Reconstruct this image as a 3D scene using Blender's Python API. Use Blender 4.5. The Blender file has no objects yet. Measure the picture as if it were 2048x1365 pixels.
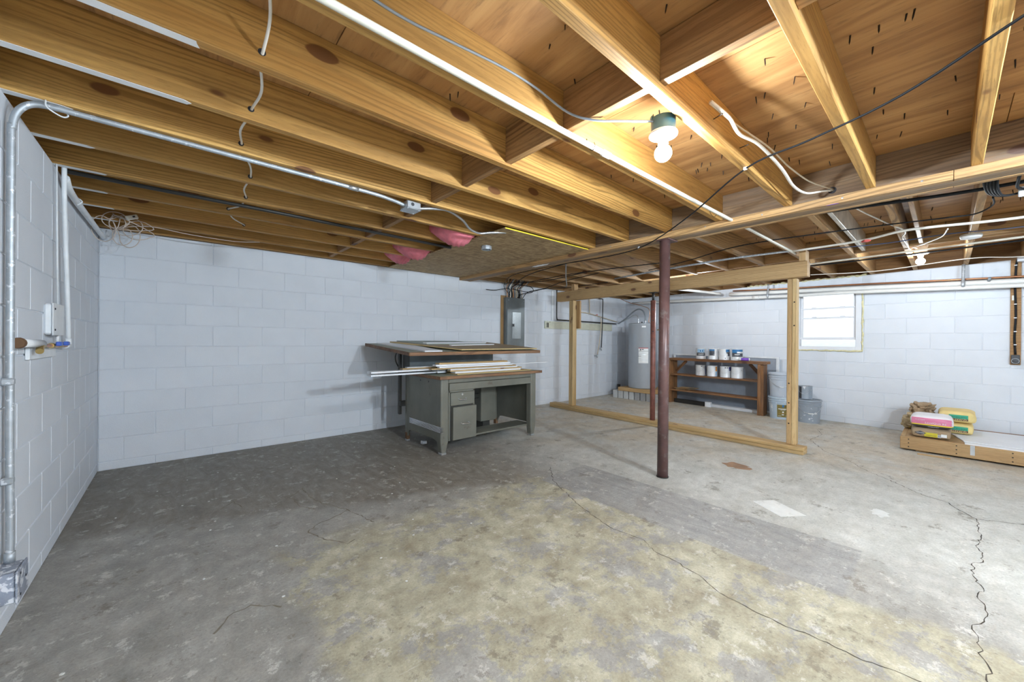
import bpy, bmesh, math, random
from mathutils import Vector, Matrix
random.seed(11)
S = bpy.context.scene
COL = S.collection
R = math.radians

# ------------------------------------------------------------------ camera
cam_d = bpy.data.cameras.new('camera'); cam = bpy.data.objects.new('camera', cam_d); COL.objects.link(cam)
YAW, PITCH, ROLL = R(41.3174), R(-0.0736), R(0.3882)
F = Vector((math.sin(YAW)*math.cos(PITCH), math.cos(YAW)*math.cos(PITCH), math.sin(PITCH)))
RT = Vector((math.cos(YAW), -math.sin(YAW), 0)); UP = RT.cross(F)
R2 = RT*math.cos(ROLL)+UP*math.sin(ROLL); U2 = UP*math.cos(ROLL)-RT*math.sin(ROLL)
m = Matrix((R2, U2, -F)).transposed().to_4x4(); m.translation = (0, 0, 1.17)
cam.matrix_world = m
cam_d.sensor_width = 36; cam_d.lens = 764.65*36/2048; cam_d.clip_start = .02
S.camera = cam
# ------------------------------------------------------------------ world, exposure
S.view_settings.view_transform = 'Standard'; S.view_settings.look = 'None'
S.view_settings.gamma = 1; S.view_settings.use_curve_mapping = False
S.view_settings.exposure = 0.28
S.cycles.adaptive_threshold = 0.03; S.cycles.max_bounces = 7; S.cycles.diffuse_bounces = 4; S.cycles.glossy_bounces = 2; S.cycles.transmission_bounces = 4; S.cycles.caustics_reflective = False; S.cycles.caustics_refractive = False
W = bpy.data.worlds.new('world'); S.world = W; W.use_nodes = True
bg = W.node_tree.nodes['Background']; bg.inputs[0].default_value = (.86, .93, 1, 1); bg.inputs[1].default_value = 1.25
BULB = 1150.0         # radiance of the bare bulb in front of the girder
BULB_FAR = 560.0       # dimmer bulb near the window wall
FILL_NEAR = 4300.0      # added fill bulbs, unseen in the near half of the basement
BULB_COL = (.83, .92, 1.0)
FILL_COL = (.74, .88, 1.0)  # cooler tint given to the added near fill bulbs

# ------------------------------------------------------------------ materials
MATS = {}
def newmat(name):
    mt = bpy.data.materials.new(name); mt.use_nodes = True
    nt = mt.node_tree; b = nt.nodes['Principled BSDF']; MATS[name] = mt
    return mt, nt, b
def N(nt, t, **kw):
    n = nt.nodes.new(t)
    for k, v in kw.items(): setattr(n, k, v)
    return n
def objcoord(nt, scale=(1, 1, 1), rnd=True):
    tc = N(nt, 'ShaderNodeTexCoord'); mp = N(nt, 'ShaderNodeMapping'); mp.inputs['Scale'].default_value = scale
    nt.links.new(tc.outputs['Object'], mp.inputs['Vector'])
    if rnd:
        oi = N(nt, 'ShaderNodeObjectInfo'); mu = N(nt, 'ShaderNodeMath', operation='MULTIPLY'); mu.inputs[1].default_value = 37.0
        nt.links.new(oi.outputs['Random'], mu.inputs[0])
        cb = N(nt, 'ShaderNodeCombineXYZ')
        for i in range(3): nt.links.new(mu.outputs[0], cb.inputs[i])
        nt.links.new(cb.outputs[0], mp.inputs['Location'])
    return mp.outputs['Vector']
def noise(nt, vec, scale, detail=4, rough=.55, dist=0):
    n = N(nt, 'ShaderNodeTexNoise'); n.inputs['Scale'].default_value = scale; n.inputs['Detail'].default_value = detail
    n.inputs['Roughness'].default_value = rough; n.inputs['Distortion'].default_value = dist
    nt.links.new(vec, n.inputs['Vector']); return n.outputs['Fac']
def ramp(nt, fac, stops):
    r = N(nt, 'ShaderNodeValToRGB'); e = r.color_ramp.elements
    while len(e) < len(stops): e.new(.5)
    for el, (p, c) in zip(e, stops):
        el.position = p; el.color = (*c, 1) if len(c) == 3 else c
    nt.links.new(fac, r.inputs[0]); return r.outputs['Color']
def mix(nt, a, b, fac, mode='MIX'):
    n = N(nt, 'ShaderNodeMix', data_type='RGBA', blend_type=mode)
    for sock, v in ((n.inputs[0], fac), (n.inputs[6], a), (n.inputs[7], b)):
        if isinstance(v, (tuple, list)): sock.default_value = (*v, 1) if len(v) == 3 else v
        elif isinstance(v, (int, float)): sock.default_value = v
        else: nt.links.new(v, sock)
    return n.outputs[2]
def math_(nt, op, a, b=None, clamp=False):
    n = N(nt, 'ShaderNodeMath', operation=op); n.use_clamp = clamp
    for i, v in enumerate((a, b)):
        if v is None: continue
        if isinstance(v, (int, float)): n.inputs[i].default_value = v
        else: nt.links.new(v, n.inputs[i])
    return n.outputs[0]
def bump(nt, b, h, strength, dist=.002):
    n = N(nt, 'ShaderNodeBump'); n.inputs['Strength'].default_value = strength; n.inputs['Distance'].default_value = dist
    nt.links.new(h, n.inputs['Height']); nt.links.new(n.outputs[0], b.inputs['Normal'])
def sstep(nt, v, lo, hi):
    n = N(nt, 'ShaderNodeMapRange', interpolation_type='SMOOTHSTEP'); n.inputs[1].default_value = lo; n.inputs[2].default_value = hi
    nt.links.new(v, n.inputs[0]); return n.outputs[0]

def pmat(name, col, rough=.6, metal=0.0, var=.12, scale=9, bmp=0.0, col2=None, c2=(.55, .75), rv=0.0):
    """plain coat with procedural tone variation, optional second colour in worn patches"""
    mt, nt, b = newmat(name); v = objcoord(nt)
    f = noise(nt, v, scale, 5)
    c = ramp(nt, f, ((.25, tuple(x*(1-var) for x in col)), (.75, tuple(min(1, x*(1+var)) for x in col))))
    if col2:
        f2 = noise(nt, v, scale*1.7, 8, .65)
        c = mix(nt, c, col2, sstep(nt, f2, *c2))
    nt.links.new(c, b.inputs['Base Color'])
    b.inputs['Roughness'].default_value = rough; b.inputs['Metallic'].default_value = metal
    if bmp: bump(nt, b, noise(nt, v, scale*14, 4), bmp)
    return mt

def wood(name, dark, light, axis='x', rings=26, knots=True, rough=.62, grey=0.0, sat=1.0, line=.72, kn=1.0):
    """sawn softwood: stretched grain, ring lines, knots; axis = length of the board"""
    mt, nt, b = newmat(name)
    sc = {'x': (.5, 7, 7), 'y': (7, .5, 7), 'z': (7, 7, .5)}[axis]
    v = objcoord(nt, sc)
    f = noise(nt, v, .9, 5, .6, .6)
    vd = N(nt, 'ShaderNodeVectorMath', operation='ADD')                      # warp the rings so that they cathedral and wander
    nz = N(nt, 'ShaderNodeTexNoise'); nz.inputs['Scale'].default_value = .55; nz.inputs['Detail'].default_value = 3; nt.links.new(v, nz.inputs['Vector'])
    sv = N(nt, 'ShaderNodeVectorMath', operation='SCALE'); sv.inputs[3].default_value = 2.4; nt.links.new(nz.outputs['Color'], sv.inputs[0])
    nt.links.new(v, vd.inputs[0]); nt.links.new(sv.outputs[0], vd.inputs[1])
    wv = N(nt, 'ShaderNodeTexWave', wave_type='RINGS', rings_direction=axis.upper()); wv.inputs['Scale'].default_value = rings/11
    wv.inputs['Distortion'].default_value = 1.2; wv.inputs['Detail'].default_value = 2; wv.inputs['Detail Scale'].default_value = .5
    nt.links.new(vd.outputs[0], wv.inputs['Vector'])
    g = noise(nt, v, 26, 4, .65)
    c = ramp(nt, f, ((.3, dark), (.5, tuple((a+b_)/2 for a, b_ in zip(dark, light))), (.68, light)))
    patch = sstep(nt, noise(nt, v, .7, 2), .4, .65)
    c = mix(nt, c, tuple(x*.55 for x in dark), math_(nt, 'MULTIPLY', math_(nt, 'MULTIPLY', sstep(nt, wv.outputs['Fac'], .5, .95), math_(nt, 'ADD', math_(nt, 'MULTIPLY', patch, .6), .4)), line))
    c = mix(nt, c, tuple(x*.7 for x in dark), math_(nt, 'MULTIPLY', sstep(nt, g, .5, .7), .55))
    oi = N(nt, 'ShaderNodeObjectInfo')
    hs = N(nt, 'ShaderNodeHueSaturation'); hs.inputs['Saturation'].default_value = sat
    nt.links.new(c, hs.inputs['Color'])
    val = N(nt, 'ShaderNodeMapRange'); val.inputs[3].default_value = .88; val.inputs[4].default_value = 1.12
    nt.links.new(oi.outputs['Random'], val.inputs[0]); nt.links.new(val.outputs[0], hs.inputs['Value'])
    c = hs.outputs['Color']
    if knots:
        sk = {'x': (2.4, 5, 5), 'y': (5, 2.4, 5), 'z': (5, 5, 2.4)}[axis]
        vk = objcoord(nt, sk)
        vo = N(nt, 'ShaderNodeTexVoronoi'); vo.inputs['Scale'].default_value = 1.0; nt.links.new(vk, vo.inputs['Vector'])
        d = math_(nt, 'ADD', vo.outputs['Distance'], math_(nt, 'MULTIPLY', noise(nt, v, 3, 2), .06))
        inv = math_(nt, 'SUBTRACT', 1.0, sstep(nt, d, .155*kn, .185*kn))
        c = mix(nt, c, (dark[0]*.34, dark[1]*.20, dark[2]*.32), inv)
        halo = math_(nt, 'MULTIPLY', math_(nt, 'SUBTRACT', 1.0, sstep(nt, d, .17*kn, .34*kn)), .35)
        c = mix(nt, c, tuple(x*.72 for x in dark), halo)
    if grey:
        c = mix(nt, c, (.22, .2, .18), math_(nt, 'MULTIPLY', sstep(nt, noise(nt, objcoord(nt, sc), 3, 6, .7), .45, .75), grey))
    nt.links.new(c, b.inputs['Base Color']); b.inputs['Roughness'].default_value = rough
    bump(nt, b, g, .25, .0015)
    return mt

PD, PL = (.40, .195, .045), (.70, .41, .125)
for ax in 'xyz':
    wood('joist_wood_'+ax, PD, PL, ax)
    wood('old_wood_'+ax, (.33, .18, .07), (.58, .355, .15), ax, grey=.15)
    wood('new_wood_'+ax, (.42, .27, .11), (.66, .47, .24), ax, rings=18, line=.38, kn=.72)
    wood('shelf_wood_'+ax, (.14, .06, .022), (.34, .16, .06), ax, grey=.3)
    wood('plat_wood_'+ax, (.38, .225, .095), (.58, .385, .185), ax, line=.4, kn=.72)
wood('blocking_wood', (.25, .12, .042), (.45, .25, .095), 'y')
wood('girder_wood', (.24, .15, .085), (.40, .27, .15), 'y', grey=.45)
wood('red_board', (.28, .14, .05), (.47, .26, .10), 'y')
# plywood of the subfloor: peeled veneer, soft wide figure along y
mt, nt, b = newmat('plywood')
v = objcoord(nt, (6, .7, 6)); f = noise(nt, v, 1.2, 5, .6, 1.2); g = noise(nt, v, 9, 5, .7)
c = ramp(nt, f, ((.28, (.27, .125, .04)), (.5, (.43, .225, .08)), (.75, (.58, .34, .135))))
c = mix(nt, c, (.2, .1, .04), math_(nt, 'MULTIPLY', sstep(nt, g, .52, .72), .6))
vo = N(nt, 'ShaderNodeTexVoronoi'); vo.inputs['Scale'].default_value = 1; nt.links.new(objcoord(nt, (2.6, .9, 1)), vo.inputs['Vector'])
c = mix(nt, c, (.07, .035, .02), math_(nt, 'SUBTRACT', 1.0, sstep(nt, vo.outputs['Distance'], .03, .06)))
nt.links.new(c, b.inputs['Base Color']); b.inputs['Roughness'].default_value = .7; bump(nt, b, g, .2)
# strand board
mt, nt, b = newmat('strand_board')
v = objcoord(nt, (1, 1, 1)); vo = N(nt, 'ShaderNodeTexVoronoi'); vo.inputs['Scale'].default_value = 1
nt.links.new(objcoord(nt, (14, 55, 20)), vo.inputs['Vector'])
vo2 = N(nt, 'ShaderNodeTexVoronoi'); vo2.inputs['Scale'].default_value = 1; nt.links.new(objcoord(nt, (48, 16, 20)), vo2.inputs['Vector'])
sx = N(nt, 'ShaderNodeSeparateColor'); nt.links.new(vo.outputs['Color'], sx.inputs[0])
sy = N(nt, 'ShaderNodeSeparateColor'); nt.links.new(vo2.outputs['Color'], sy.inputs[0])
f = math_(nt, 'ADD', math_(nt, 'MULTIPLY', sx.outputs[0], .6), math_(nt, 'MULTIPLY', sy.outputs[1], .4))
c = ramp(nt, f, ((.15, (.26, .165, .075)), (.5, (.40, .27, .13)), (.9, (.52, .38, .2))))
nt.links.new(c, b.inputs['Base Color']); b.inputs['Roughness'].default_value = .7; bump(nt, b, f, .3)
# painted block
mt, nt, b = newmat('block_paint')
v = objcoord(nt); oi = N(nt, 'ShaderNodeObjectInfo')
f = noise(nt, v, 3, 4)
c = ramp(nt, f, ((.3, (.69, .72, .77)), (.7, (.74, .77, .82))))
hs = N(nt, 'ShaderNodeHueSaturation'); val = N(nt, 'ShaderNodeMapRange'); val.inputs[3].default_value = .99; val.inputs[4].default_value = 1.01
nt.links.new(oi.outputs['Random'], val.inputs[0]); nt.links.new(val.outputs[0], hs.inputs['Value']); nt.links.new(c, hs.inputs['Color'])
nt.links.new(hs.outputs['Color'], b.inputs['Base Color']); b.inputs['Roughness'].default_value = .55
bump(nt, b, noise(nt, v, 150, 3, .75), .7, .003)
pmat('mortar_paint', (.69, .72, .77), .7, var=.08, bmp=.4)
# floor slab
mt, nt, b = newmat('concrete')
tc = N(nt, 'ShaderNodeTexCoord'); P = tc.outputs['Object']
sp = N(nt, 'ShaderNodeSeparateXYZ'); nt.links.new(P, sp.inputs[0]); X, Y = sp.outputs[0], sp.outputs[1]
big = noise(nt, P, .9, 6, .6); mid = noise(nt, P, 4.2, 9, .76, .15); fine = noise(nt, P, 34, 4, .75)
mp = N(nt, 'ShaderNodeMapping'); mp.inputs['Scale'].default_value = (4, 1.3, 1); mp.inputs['Rotation'].default_value = (0, 0, .7); nt.links.new(P, mp.inputs[0])
swirl = noise(nt, mp.outputs[0], 1.6, 7, .68, 2.2)
grey = ramp(nt, mid, ((.32, (.232, .22, .195)), (.5, (.302, .287, .258)), (.68, (.395, .38, .345))))
tan = ramp(nt, mid, ((.34, (.27, .235, .165)), (.5, (.375, .345, .25)), (.64, (.49, .46, .35))))
pale = ramp(nt, mid, ((.32, (.40, .395, .35)), (.52, (.52, .515, .475)), (.68, (.62, .615, .575))))
dark = ramp(nt, swirl, ((.32, (.137, .113, .086)), (.5, (.198, .172, .138)), (.7, (.29, .265, .225))))
wob = lambda s, k: math_(nt, 'MULTIPLY', math_(nt, 'SUBTRACT', noise(nt, P, s, 5, .6), .5), k)
def band(vv, lo, hi, soft, w):     # 1 inside lo..hi with a ragged edge
    q = math_(nt, 'ADD', vv, w)
    return math_(nt, 'MULTIPLY', sstep(nt, q, lo-soft, lo+soft), math_(nt, 'SUBTRACT', 1.0, sstep(nt, q, hi-soft, hi+soft)))
c = grey
far = sstep(nt, math_(nt, 'ADD', X, wob(1.1, 1.4)), 2.2, 3.4)                  # paler slab to the right
c = mix(nt, c, pale, far)
warm = ramp(nt, mid, ((.32, (.40, .335, .245)), (.52, (.52, .455, .355)), (.68, (.60, .545, .45))))
c = mix(nt, c, warm, math_(nt, 'MULTIPLY', math_(nt, 'MULTIPLY', sstep(nt, math_(nt, 'ADD', math_(nt, 'ADD', X, math_(nt, 'MULTIPLY', Y, .45)), wob(1.7, 2.2)), 4.2, 5.6), sstep(nt, noise(nt, P, 2.2, 7, .75), .36, .56)), .9))
glue = math_(nt, 'MULTIPLY', band(X, .42, 2.35, .06, wob(2.2, .5)), math_(nt, 'SUBTRACT', 1.0, sstep(nt, math_(nt, 'ADD', Y, wob(2.0, .6)), 2.25, 2.5)))
c = mix(nt, c, tan, math_(nt, 'MULTIPLY', glue, sstep(nt, noise(nt, P, 3.1, 9, .8), .445, .485)))
mast = sstep(nt, math_(nt, 'ADD', math_(nt, 'ADD', Y, math_(nt, 'MULTIPLY', X, .38)), wob(1.6, .8)), 3.05, 3.25)   # old floor-tile mastic by the far left
mast = math_(nt, 'MULTIPLY', mast, math_(nt, 'SUBTRACT', 1.0, sstep(nt, math_(nt, 'ADD', X, wob(1.3, 1.2)), 1.9, 2.7)))
c = mix(nt, c, dark, math_(nt, 'MULTIPLY', mast, .8))
strip = math_(nt, 'MULTIPLY', band(X, 2.31, 2.90, .006, wob(6, .03)), band(Y, .31, 2.25, .01, wob(5, .03)))         # bare strip where a partition stood
c = mix(nt, c, ramp(nt, swirl, ((.3, (.215, .21, .205)), (.7, (.36, .35, .33)))), math_(nt, 'MULTIPLY', strip, .82))
c = mix(nt, c, (.62, .60, .55), math_(nt, 'MULTIPLY', sstep(nt, noise(nt, P, 9, 6, .8), .565, .62), .5))
c = mix(nt, c, (.16, .135, .10), math_(nt, 'MULTIPLY', sstep(nt, noise(nt, P, 5.1, 7, .8), .57, .63), .6))
c = mix(nt, c, (.10, .09, .08), math_(nt, 'MULTIPLY', sstep(nt, fine, .58, .68), .5))
spk = noise(nt, P, 85, 3, .8)
hsv = N(nt, 'ShaderNodeHueSaturation'); vm = N(nt, 'ShaderNodeMapRange'); vm.inputs[1].default_value = .3; vm.inputs[2].default_value = .7; vm.inputs[3].default_value = .70; vm.inputs[4].default_value = 1.28
nt.links.new(math_(nt, 'ADD', math_(nt, 'MULTIPLY', spk, .5), math_(nt, 'MULTIPLY', noise(nt, P, 17, 5, .8), .5)), vm.inputs[0]); nt.links.new(vm.outputs[0], hsv.inputs['Value']); nt.links.new(c, hsv.inputs['Color']); c = hsv.outputs['Color']
scr = N(nt, 'ShaderNodeMapping'); scr.inputs['Scale'].default_value = (2.2, 26, 1); scr.inputs['Rotation'].default_value = (0, 0, 1.15); nt.links.new(P, scr.inputs[0])
c = mix(nt, c, (.66, .65, .61), math_(nt, 'MULTIPLY', sstep(nt, noise(nt, scr.outputs[0], 1.6, 5, .75), .62, .70), .35))
nt.links.new(c, b.inputs['Base Color']); b.inputs['Roughness'].default_value = .58
nt.links.new(math_(nt, 'ADD', math_(nt, 'MULTIPLY', mid, .35), .36), b.inputs['Roughness'])
bump(nt, b, math_(nt, 'ADD', mid, math_(nt, 'MULTIPLY', fine, .4)), .25, .004)

pmat('crack', (.055, .045, .035), .9); pmat('floor_stain', (.19, .165, .125), .8, var=.3); pmat('floor_white', (.68, .68, .65), .6, col2=(.45, .43, .38))
pmat('rust_stain', (.33, .2, .12), .8, var=.3)
pmat('galvanised', (.44, .47, .50), .5, .5, .18, 22, col2=(.74, .76, .79), c2=(.58, .62))
pmat('zinc_bright', (.62, .65, .68), .3, .85, .15)
pmat('white_paint', (.78, .80, .82), .5); pmat('paint_smear', (.90, .91, .92), .6, bmp=.3, var=.04)
pmat('cream_plastic', (.76, .74, .66), .4); pmat('pvc', (.80, .79, .76), .35, var=.05); pmat('beige_pvc', (.70, .66, .56), .4, var=.06)
pmat('white_cable', (.80, .76, .68), .45); pmat('phone_cable', (.60, .50, .43), .5); pmat('beige_cable', (.62, .52, .38), .5); pmat('black_cable', (.012, .013, .015), .6); MATS['black_cable'].node_tree.nodes['Principled BSDF'].inputs['Specular IOR Level'].default_value = .2; pmat('grey_cable', (.25, .28, .31), .4)
pmat('blue_cable', (.05, .08, .17), .35); pmat('dark_metal', (.035, .033, .03), .5, .3); pmat('nail_steel', (.045, .038, .034), .55, .6)
pmat('copper', (.62, .30, .16), .35, .9, .2); pmat('brass', (.55, .40, .16), .4, .8); pmat('valve_blue', (.06, .13, .52), .4)
pmat('teal_box', (.04, .13, .17), .35); pmat('porcelain', (.86, .87, .87), .25, var=.03); pmat('box_paint', (.30, .33, .40), .5, .2, .2, 20, col2=(.74, .76, .8), c2=(.5, .56))
pmat('outlet_yellow', (.62, .52, .25), .5); pmat('insulation_pink', (.80, .22, .27), .7, var=.2, scale=14, bmp=.4); pmat('yellow_tape', (.85, .66, .05), .5)
pmat('post_brown', (.13, .07, .065), .38, .15, .35, 7, col2=(.20, .16, .15), c2=(.55, .7)); pmat('jack_red', (.24, .095, .075), .45, .1, .3, 12)
pmat('panel_grey', (.17, .19, .195), .42, .35, .2, 5); pmat('panel_door', (.33, .36, .37), .33, .55, .3, 5, col2=(.5, .53, .54), c2=(.55, .75))
pmat('desk_green', (.17, .168, .138), .42, .15, .16, 5, col2=(.12, .10, .08), c2=(.62, .74)); pmat('desk_rust', (.17, .09, .045), .7, .1, .3, 12); pmat('chrome', (.8, .82, .84), .16, 1, .05)
pmat('lino_top', (.30, .32, .25), .6, var=.15); pmat('desk_dark', (.05, .05, .045), .5, .2)
wood('desk_edge', (.16, .075, .035), (.36, .19, .09), 'x', grey=.4)
pmat('hardboard', (.36, .28, .18), .65, var=.12, col2=(.45, .40, .32)); pmat('ply_edge', (.56, .42, .2), .7); pmat('green_board', (.33, .38, .35), .6); pmat('white_board', (.80, .81, .84), .45, var=.04)
pmat('heater_grey', (.42, .45, .49), .32, .2, .04); pmat('label_white', (.80, .81, .80), .5, var=.04); pmat('label_yellow', (.80, .68, .05), .5); pmat('ink', (.03, .03, .035), .6); pmat('ink_red', (.45, .04, .03), .6)
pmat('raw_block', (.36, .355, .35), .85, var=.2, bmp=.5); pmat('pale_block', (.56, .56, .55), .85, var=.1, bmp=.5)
pmat('can_white', (.74, .75, .76), .35, .1, .06); pmat('can_steel', (.55, .57, .58), .35, .8, .2); pmat('lab_dark', (.06, .065, .08), .5, var=.4, scale=30, col2=(.3, .3, .3)); pmat('lab_blue', (.03, .16, .36), .45); pmat('lab_sky', (.35, .55, .75), .45, var=.3, scale=40)
pmat('lab_orange', (.75, .27, .03), .5); pmat('lab_navy', (.05, .05, .22), .5); pmat('purple', (.20, .08, .50), .4); pmat('lab_olive', (.19, .15, .035), .5, var=.2)
pmat('bucket_grey', (.30, .34, .39), .45, var=.06, col2=(.72, .74, .76), c2=(.605, .63)); pmat('bucket_blue', (.44, .52, .60), .42, var=.06, col2=(.76, .78, .78), c2=(.60, .63)); pmat('bucket_pale', (.46, .50, .56), .42, var=.05, col2=(.7, .72, .74), c2=(.62, .65))
pmat('vinyl', (.80, .81, .84), .35, var=.03); pmat('spray_foam', (.72, .66, .40), .8, var=.2, scale=30, bmp=.6)
pmat('bag_brown', (.36, .26, .16), .8, var=.15, bmp=.3); pmat('bag_kraft', (.42, .33, .2), .8, var=.15, col2=(.52, .46, .08), c2=(.6, .66)); pmat('bag_yellow', (.78, .60, .25), .7, var=.12); pmat('bag_pink', (.66, .20, .33), .45, var=.15); pmat('bag_white', (.80, .78, .80), .45, var=.06)
pmat('bag_black', (.05, .05, .055), .5); pmat('lab_green', (.03, .36, .22), .5); pmat('lab_yel', (.62, .52, .03), .5); pmat('lab_maroon', (.12, .05, .03), .5)
pmat('grey_panel', (.30, .33, .38), .6, var=.1); pmat('cream_board', (.62, .62, .50), .6, var=.1, col2=(.5, .5, .42)); pmat('red_tag', (.62, .08, .06), .5); pmat('outside_ground', (.75, .76, .76), .9, var=.2); pmat('outlet_black', (.06, .06, .065), .45)
pmat('vapor_white', (.55, .50, .42), .35, var=.3)
mt, nt, b = newmat('bulb_glow'); b.inputs['Emission Color'].default_value = (*BULB_COL, 1); b.inputs['Emission Strength'].default_value = BULB
nz = noise(nt, objcoord(nt), 3, 2); nt.links.new(ramp(nt, nz, ((.3, (.9, .9, .9)), (.7, (.95, .95, .95)))), b.inputs['Base Color'])
mt, nt, b = newmat('fill_glow_strong'); b.inputs['Emission Color'].default_value = (*FILL_COL, 1); b.inputs['Emission Strength'].default_value = FILL_NEAR
nz = noise(nt, objcoord(nt), 3, 2); nt.links.new(ramp(nt, nz, ((.3, (.9, .9, .9)), (.7, (.95, .95, .95)))), b.inputs['Base Color'])
mt, nt, b = newmat('fill_glow_mid'); b.inputs['Emission Color'].default_value = (*BULB_COL, 1); b.inputs['Emission Strength'].default_value = 800.0  # glow of the added fill bulb behind the header
nz = noise(nt, objcoord(nt), 3, 2); nt.links.new(ramp(nt, nz, ((.3, (.9, .9, .9)), (.7, (.95, .95, .95)))), b.inputs['Base Color'])
mt, nt, b = newmat('bulb_glow_far'); b.inputs['Emission Color'].default_value = (*BULB_COL, 1); b.inputs['Emission Strength'].default_value = BULB_FAR
nz = noise(nt, objcoord(nt), 3, 2); nt.links.new(ramp(nt, nz, ((.3, (.9, .9, .9)), (.7, (.95, .95, .95)))), b.inputs['Base Color'])
mt, nt, b = newmat('glass'); b.inputs['Transmission Weight'].default_value = 1; b.inputs['Roughness'].default_value = .0; b.inputs['IOR'].default_value = 1.03
nz = noise(nt, objcoord(nt), 3, 2); nt.links.new(ramp(nt, nz, ((.3, (.97, .98, .98)), (.7, (.99, 1, 1)))), b.inputs['Base Color'])

# ------------------------------------------------------------------ object helpers
def wmat(o):
    mm = o.matrix_basis.copy()
    if o.parent: mm = wmat(o.parent) @ o.matrix_parent_inverse @ mm
    return mm
def link(o, parent=None):
    COL.objects.link(o)
    if parent is not None:
        o.parent = parent; o.matrix_parent_inverse = wmat(parent).inverted()
    return o
def tag(o, label, cat, group=None):
    o['label'] = label; o['category'] = cat
    if group: o['group'] = group
    return o
def thing(name, loc, label, cat, group=None):
    o = bpy.data.objects.new(name, None); o.empty_display_size = .1; link(o); o.location = loc
    return tag(o, label, cat, group)
def struct(o): o['kind'] = 'structure'; return o
def mobj(name, verts, faces, mat, parent=None, loc=(0, 0, 0), rot=None, smooth=False, mats=None, fm=None):
    me = bpy.data.meshes.new(name); me.from_pydata([tuple(v) for v in verts], [], faces)
    for k in (mats or [mat]): me.materials.append(MATS[k])
    if fm:
        for p, i in zip(me.polygons, fm): p.material_index = i
    if smooth:
        for p in me.polygons: p.use_smooth = True
    o = bpy.data.objects.new(name, me); o.location = loc
    if rot: o.rotation_euler = rot
    return link(o, parent)
BOXES = {}
def boxmesh(sx, sy, sz, bev, mat):
    key = (round(sx, 4), round(sy, 4), round(sz, 4), bev, mat)
    if key in BOXES: return BOXES[key]
    bm = bmesh.new(); bmesh.ops.create_cube(bm, size=1)
    for v in bm.verts: v.co.x *= sx; v.co.y *= sy; v.co.z *= sz
    if bev: bmesh.ops.bevel(bm, geom=list(bm.edges), offset=min(bev, .45*min(sx, sy, sz)), segments=1, affect='EDGES')
    me = bpy.data.meshes.new('box'); bm.to_mesh(me); bm.free(); me.materials.append(MATS[mat]); BOXES[key] = me
    return me
def cbox(name, c, size, mat, parent=None, bev=.002, rot=None):
    o = bpy.data.objects.new(name, boxmesh(*size, bev, mat)); o.location = c
    if rot: o.rotation_euler = rot
    return link(o, parent)
def box(name, a, b, mat, parent=None, bev=.002):
    return cbox(name, [(p+q)/2 for p, q in zip(a, b)], [abs(q-p) for p, q in zip(a, b)], mat, parent, bev)
def beam(name, a, b, w, h, mat, parent=None, bev=.002):
    """board from a to b (centres of its ends) in the xy plane direction, w across, h tall; long axis = local x"""
    a = Vector(a); b = Vector(b); d = b-a
    o = bpy.data.objects.new(name, boxmesh(d.length, w, h, bev, mat)); o.location = (a+b)/2
    o.rotation_euler = d.to_track_quat('X', 'Z').to_euler()
    return link(o, parent)
def spline(pts, k=6):
    P = [Vector(p) for p in pts]
    if len(P) < 3 or k <= 1: return P
    out = []
    for i in range(len(P)-1):
        p0 = P[i-1] if i else P[0]*2-P[1]; p1, p2 = P[i], P[i+1]; p3 = P[i+2] if i+2 < len(P) else P[-1]*2-P[-2]
        for j in range(k):
            t = j/k
            out.append(.5*((2*p1)+(p2-p0)*t+(2*p0-5*p1+4*p2-p3)*t*t+(3*p1-p0-3*p2+p3)*t**3))
    out.append(P[-1]); return out
def tube(name, pts, r, mat, parent=None, n=8, k=6, flat=1.0):
    P = spline(pts, k); org = P[0].copy(); V = []; Fc = []
    up = Vector((0, 0, 1)); last = None
    for i, p in enumerate(P):
        d = (P[min(i+1, len(P)-1)]-P[max(i-1, 0)])
        d = d.normalized() if d.length > 1e-9 else Vector((1, 0, 0))
        if last is None:
            s = d.cross(up)
            if s.length < .05: s = d.cross(Vector((0, 1, 0)))
        else: s = last-d*last.dot(d)
        s.normalize(); last = s; u = s.cross(d)
        rr = r[i*(len(r)-1)//max(1, len(P)-1)] if isinstance(r, (list, tuple)) else r
        for q in range(n):
            a = 2*math.pi*q/n; V.append(p-org+s*math.cos(a)*rr*flat+u*math.sin(a)*rr)
    for i in range(len(P)-1):
        for q in range(n):
            Fc.append((i*n+q, i*n+(q+1) % n, (i+1)*n+(q+1) % n, (i+1)*n+q))
    Fc.append(tuple(range(n)[::-1])); Fc.append(tuple(range((len(P)-1)*n, len(P)*n)))
    o = mobj(name, V, Fc, mat, parent, org, smooth=True)
    for p in o.data.polygons[-2:]: p.use_smooth = False
    return o
def lathe(name, prof, c, mat, parent=None, n=28, rot=None, smooth=True, arc=None, mats=None, sharp=True):
    V = []; Fc = []; full = arc is None; a0, a1 = arc or (0, 2*math.pi); cols = n if full else n+1
    for r_, z in prof:
        for q in range(cols):
            a = a0+(a1-a0)*q/n; V.append((r_*math.cos(a), r_*math.sin(a), z))
    for i in range(len(prof)-1):
        for q in range(n):
            q2 = (q+1) % cols if full else q+1
            Fc.append((i*cols+q, i*cols+q2, (i+1)*cols+q2, (i+1)*cols+q))
    if full:
        if prof[0][0] > 1e-6: Fc.append(tuple(range(cols)[::-1]))
        if prof[-1][0] > 1e-6: Fc.append(tuple(range((len(prof)-1)*cols, len(prof)*cols)))
    o = mobj(name, V, Fc, mat, parent, c, rot, smooth)
    if smooth and sharp:
        o.data.set_sharp_from_angle(angle=R(40))
    return o
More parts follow.
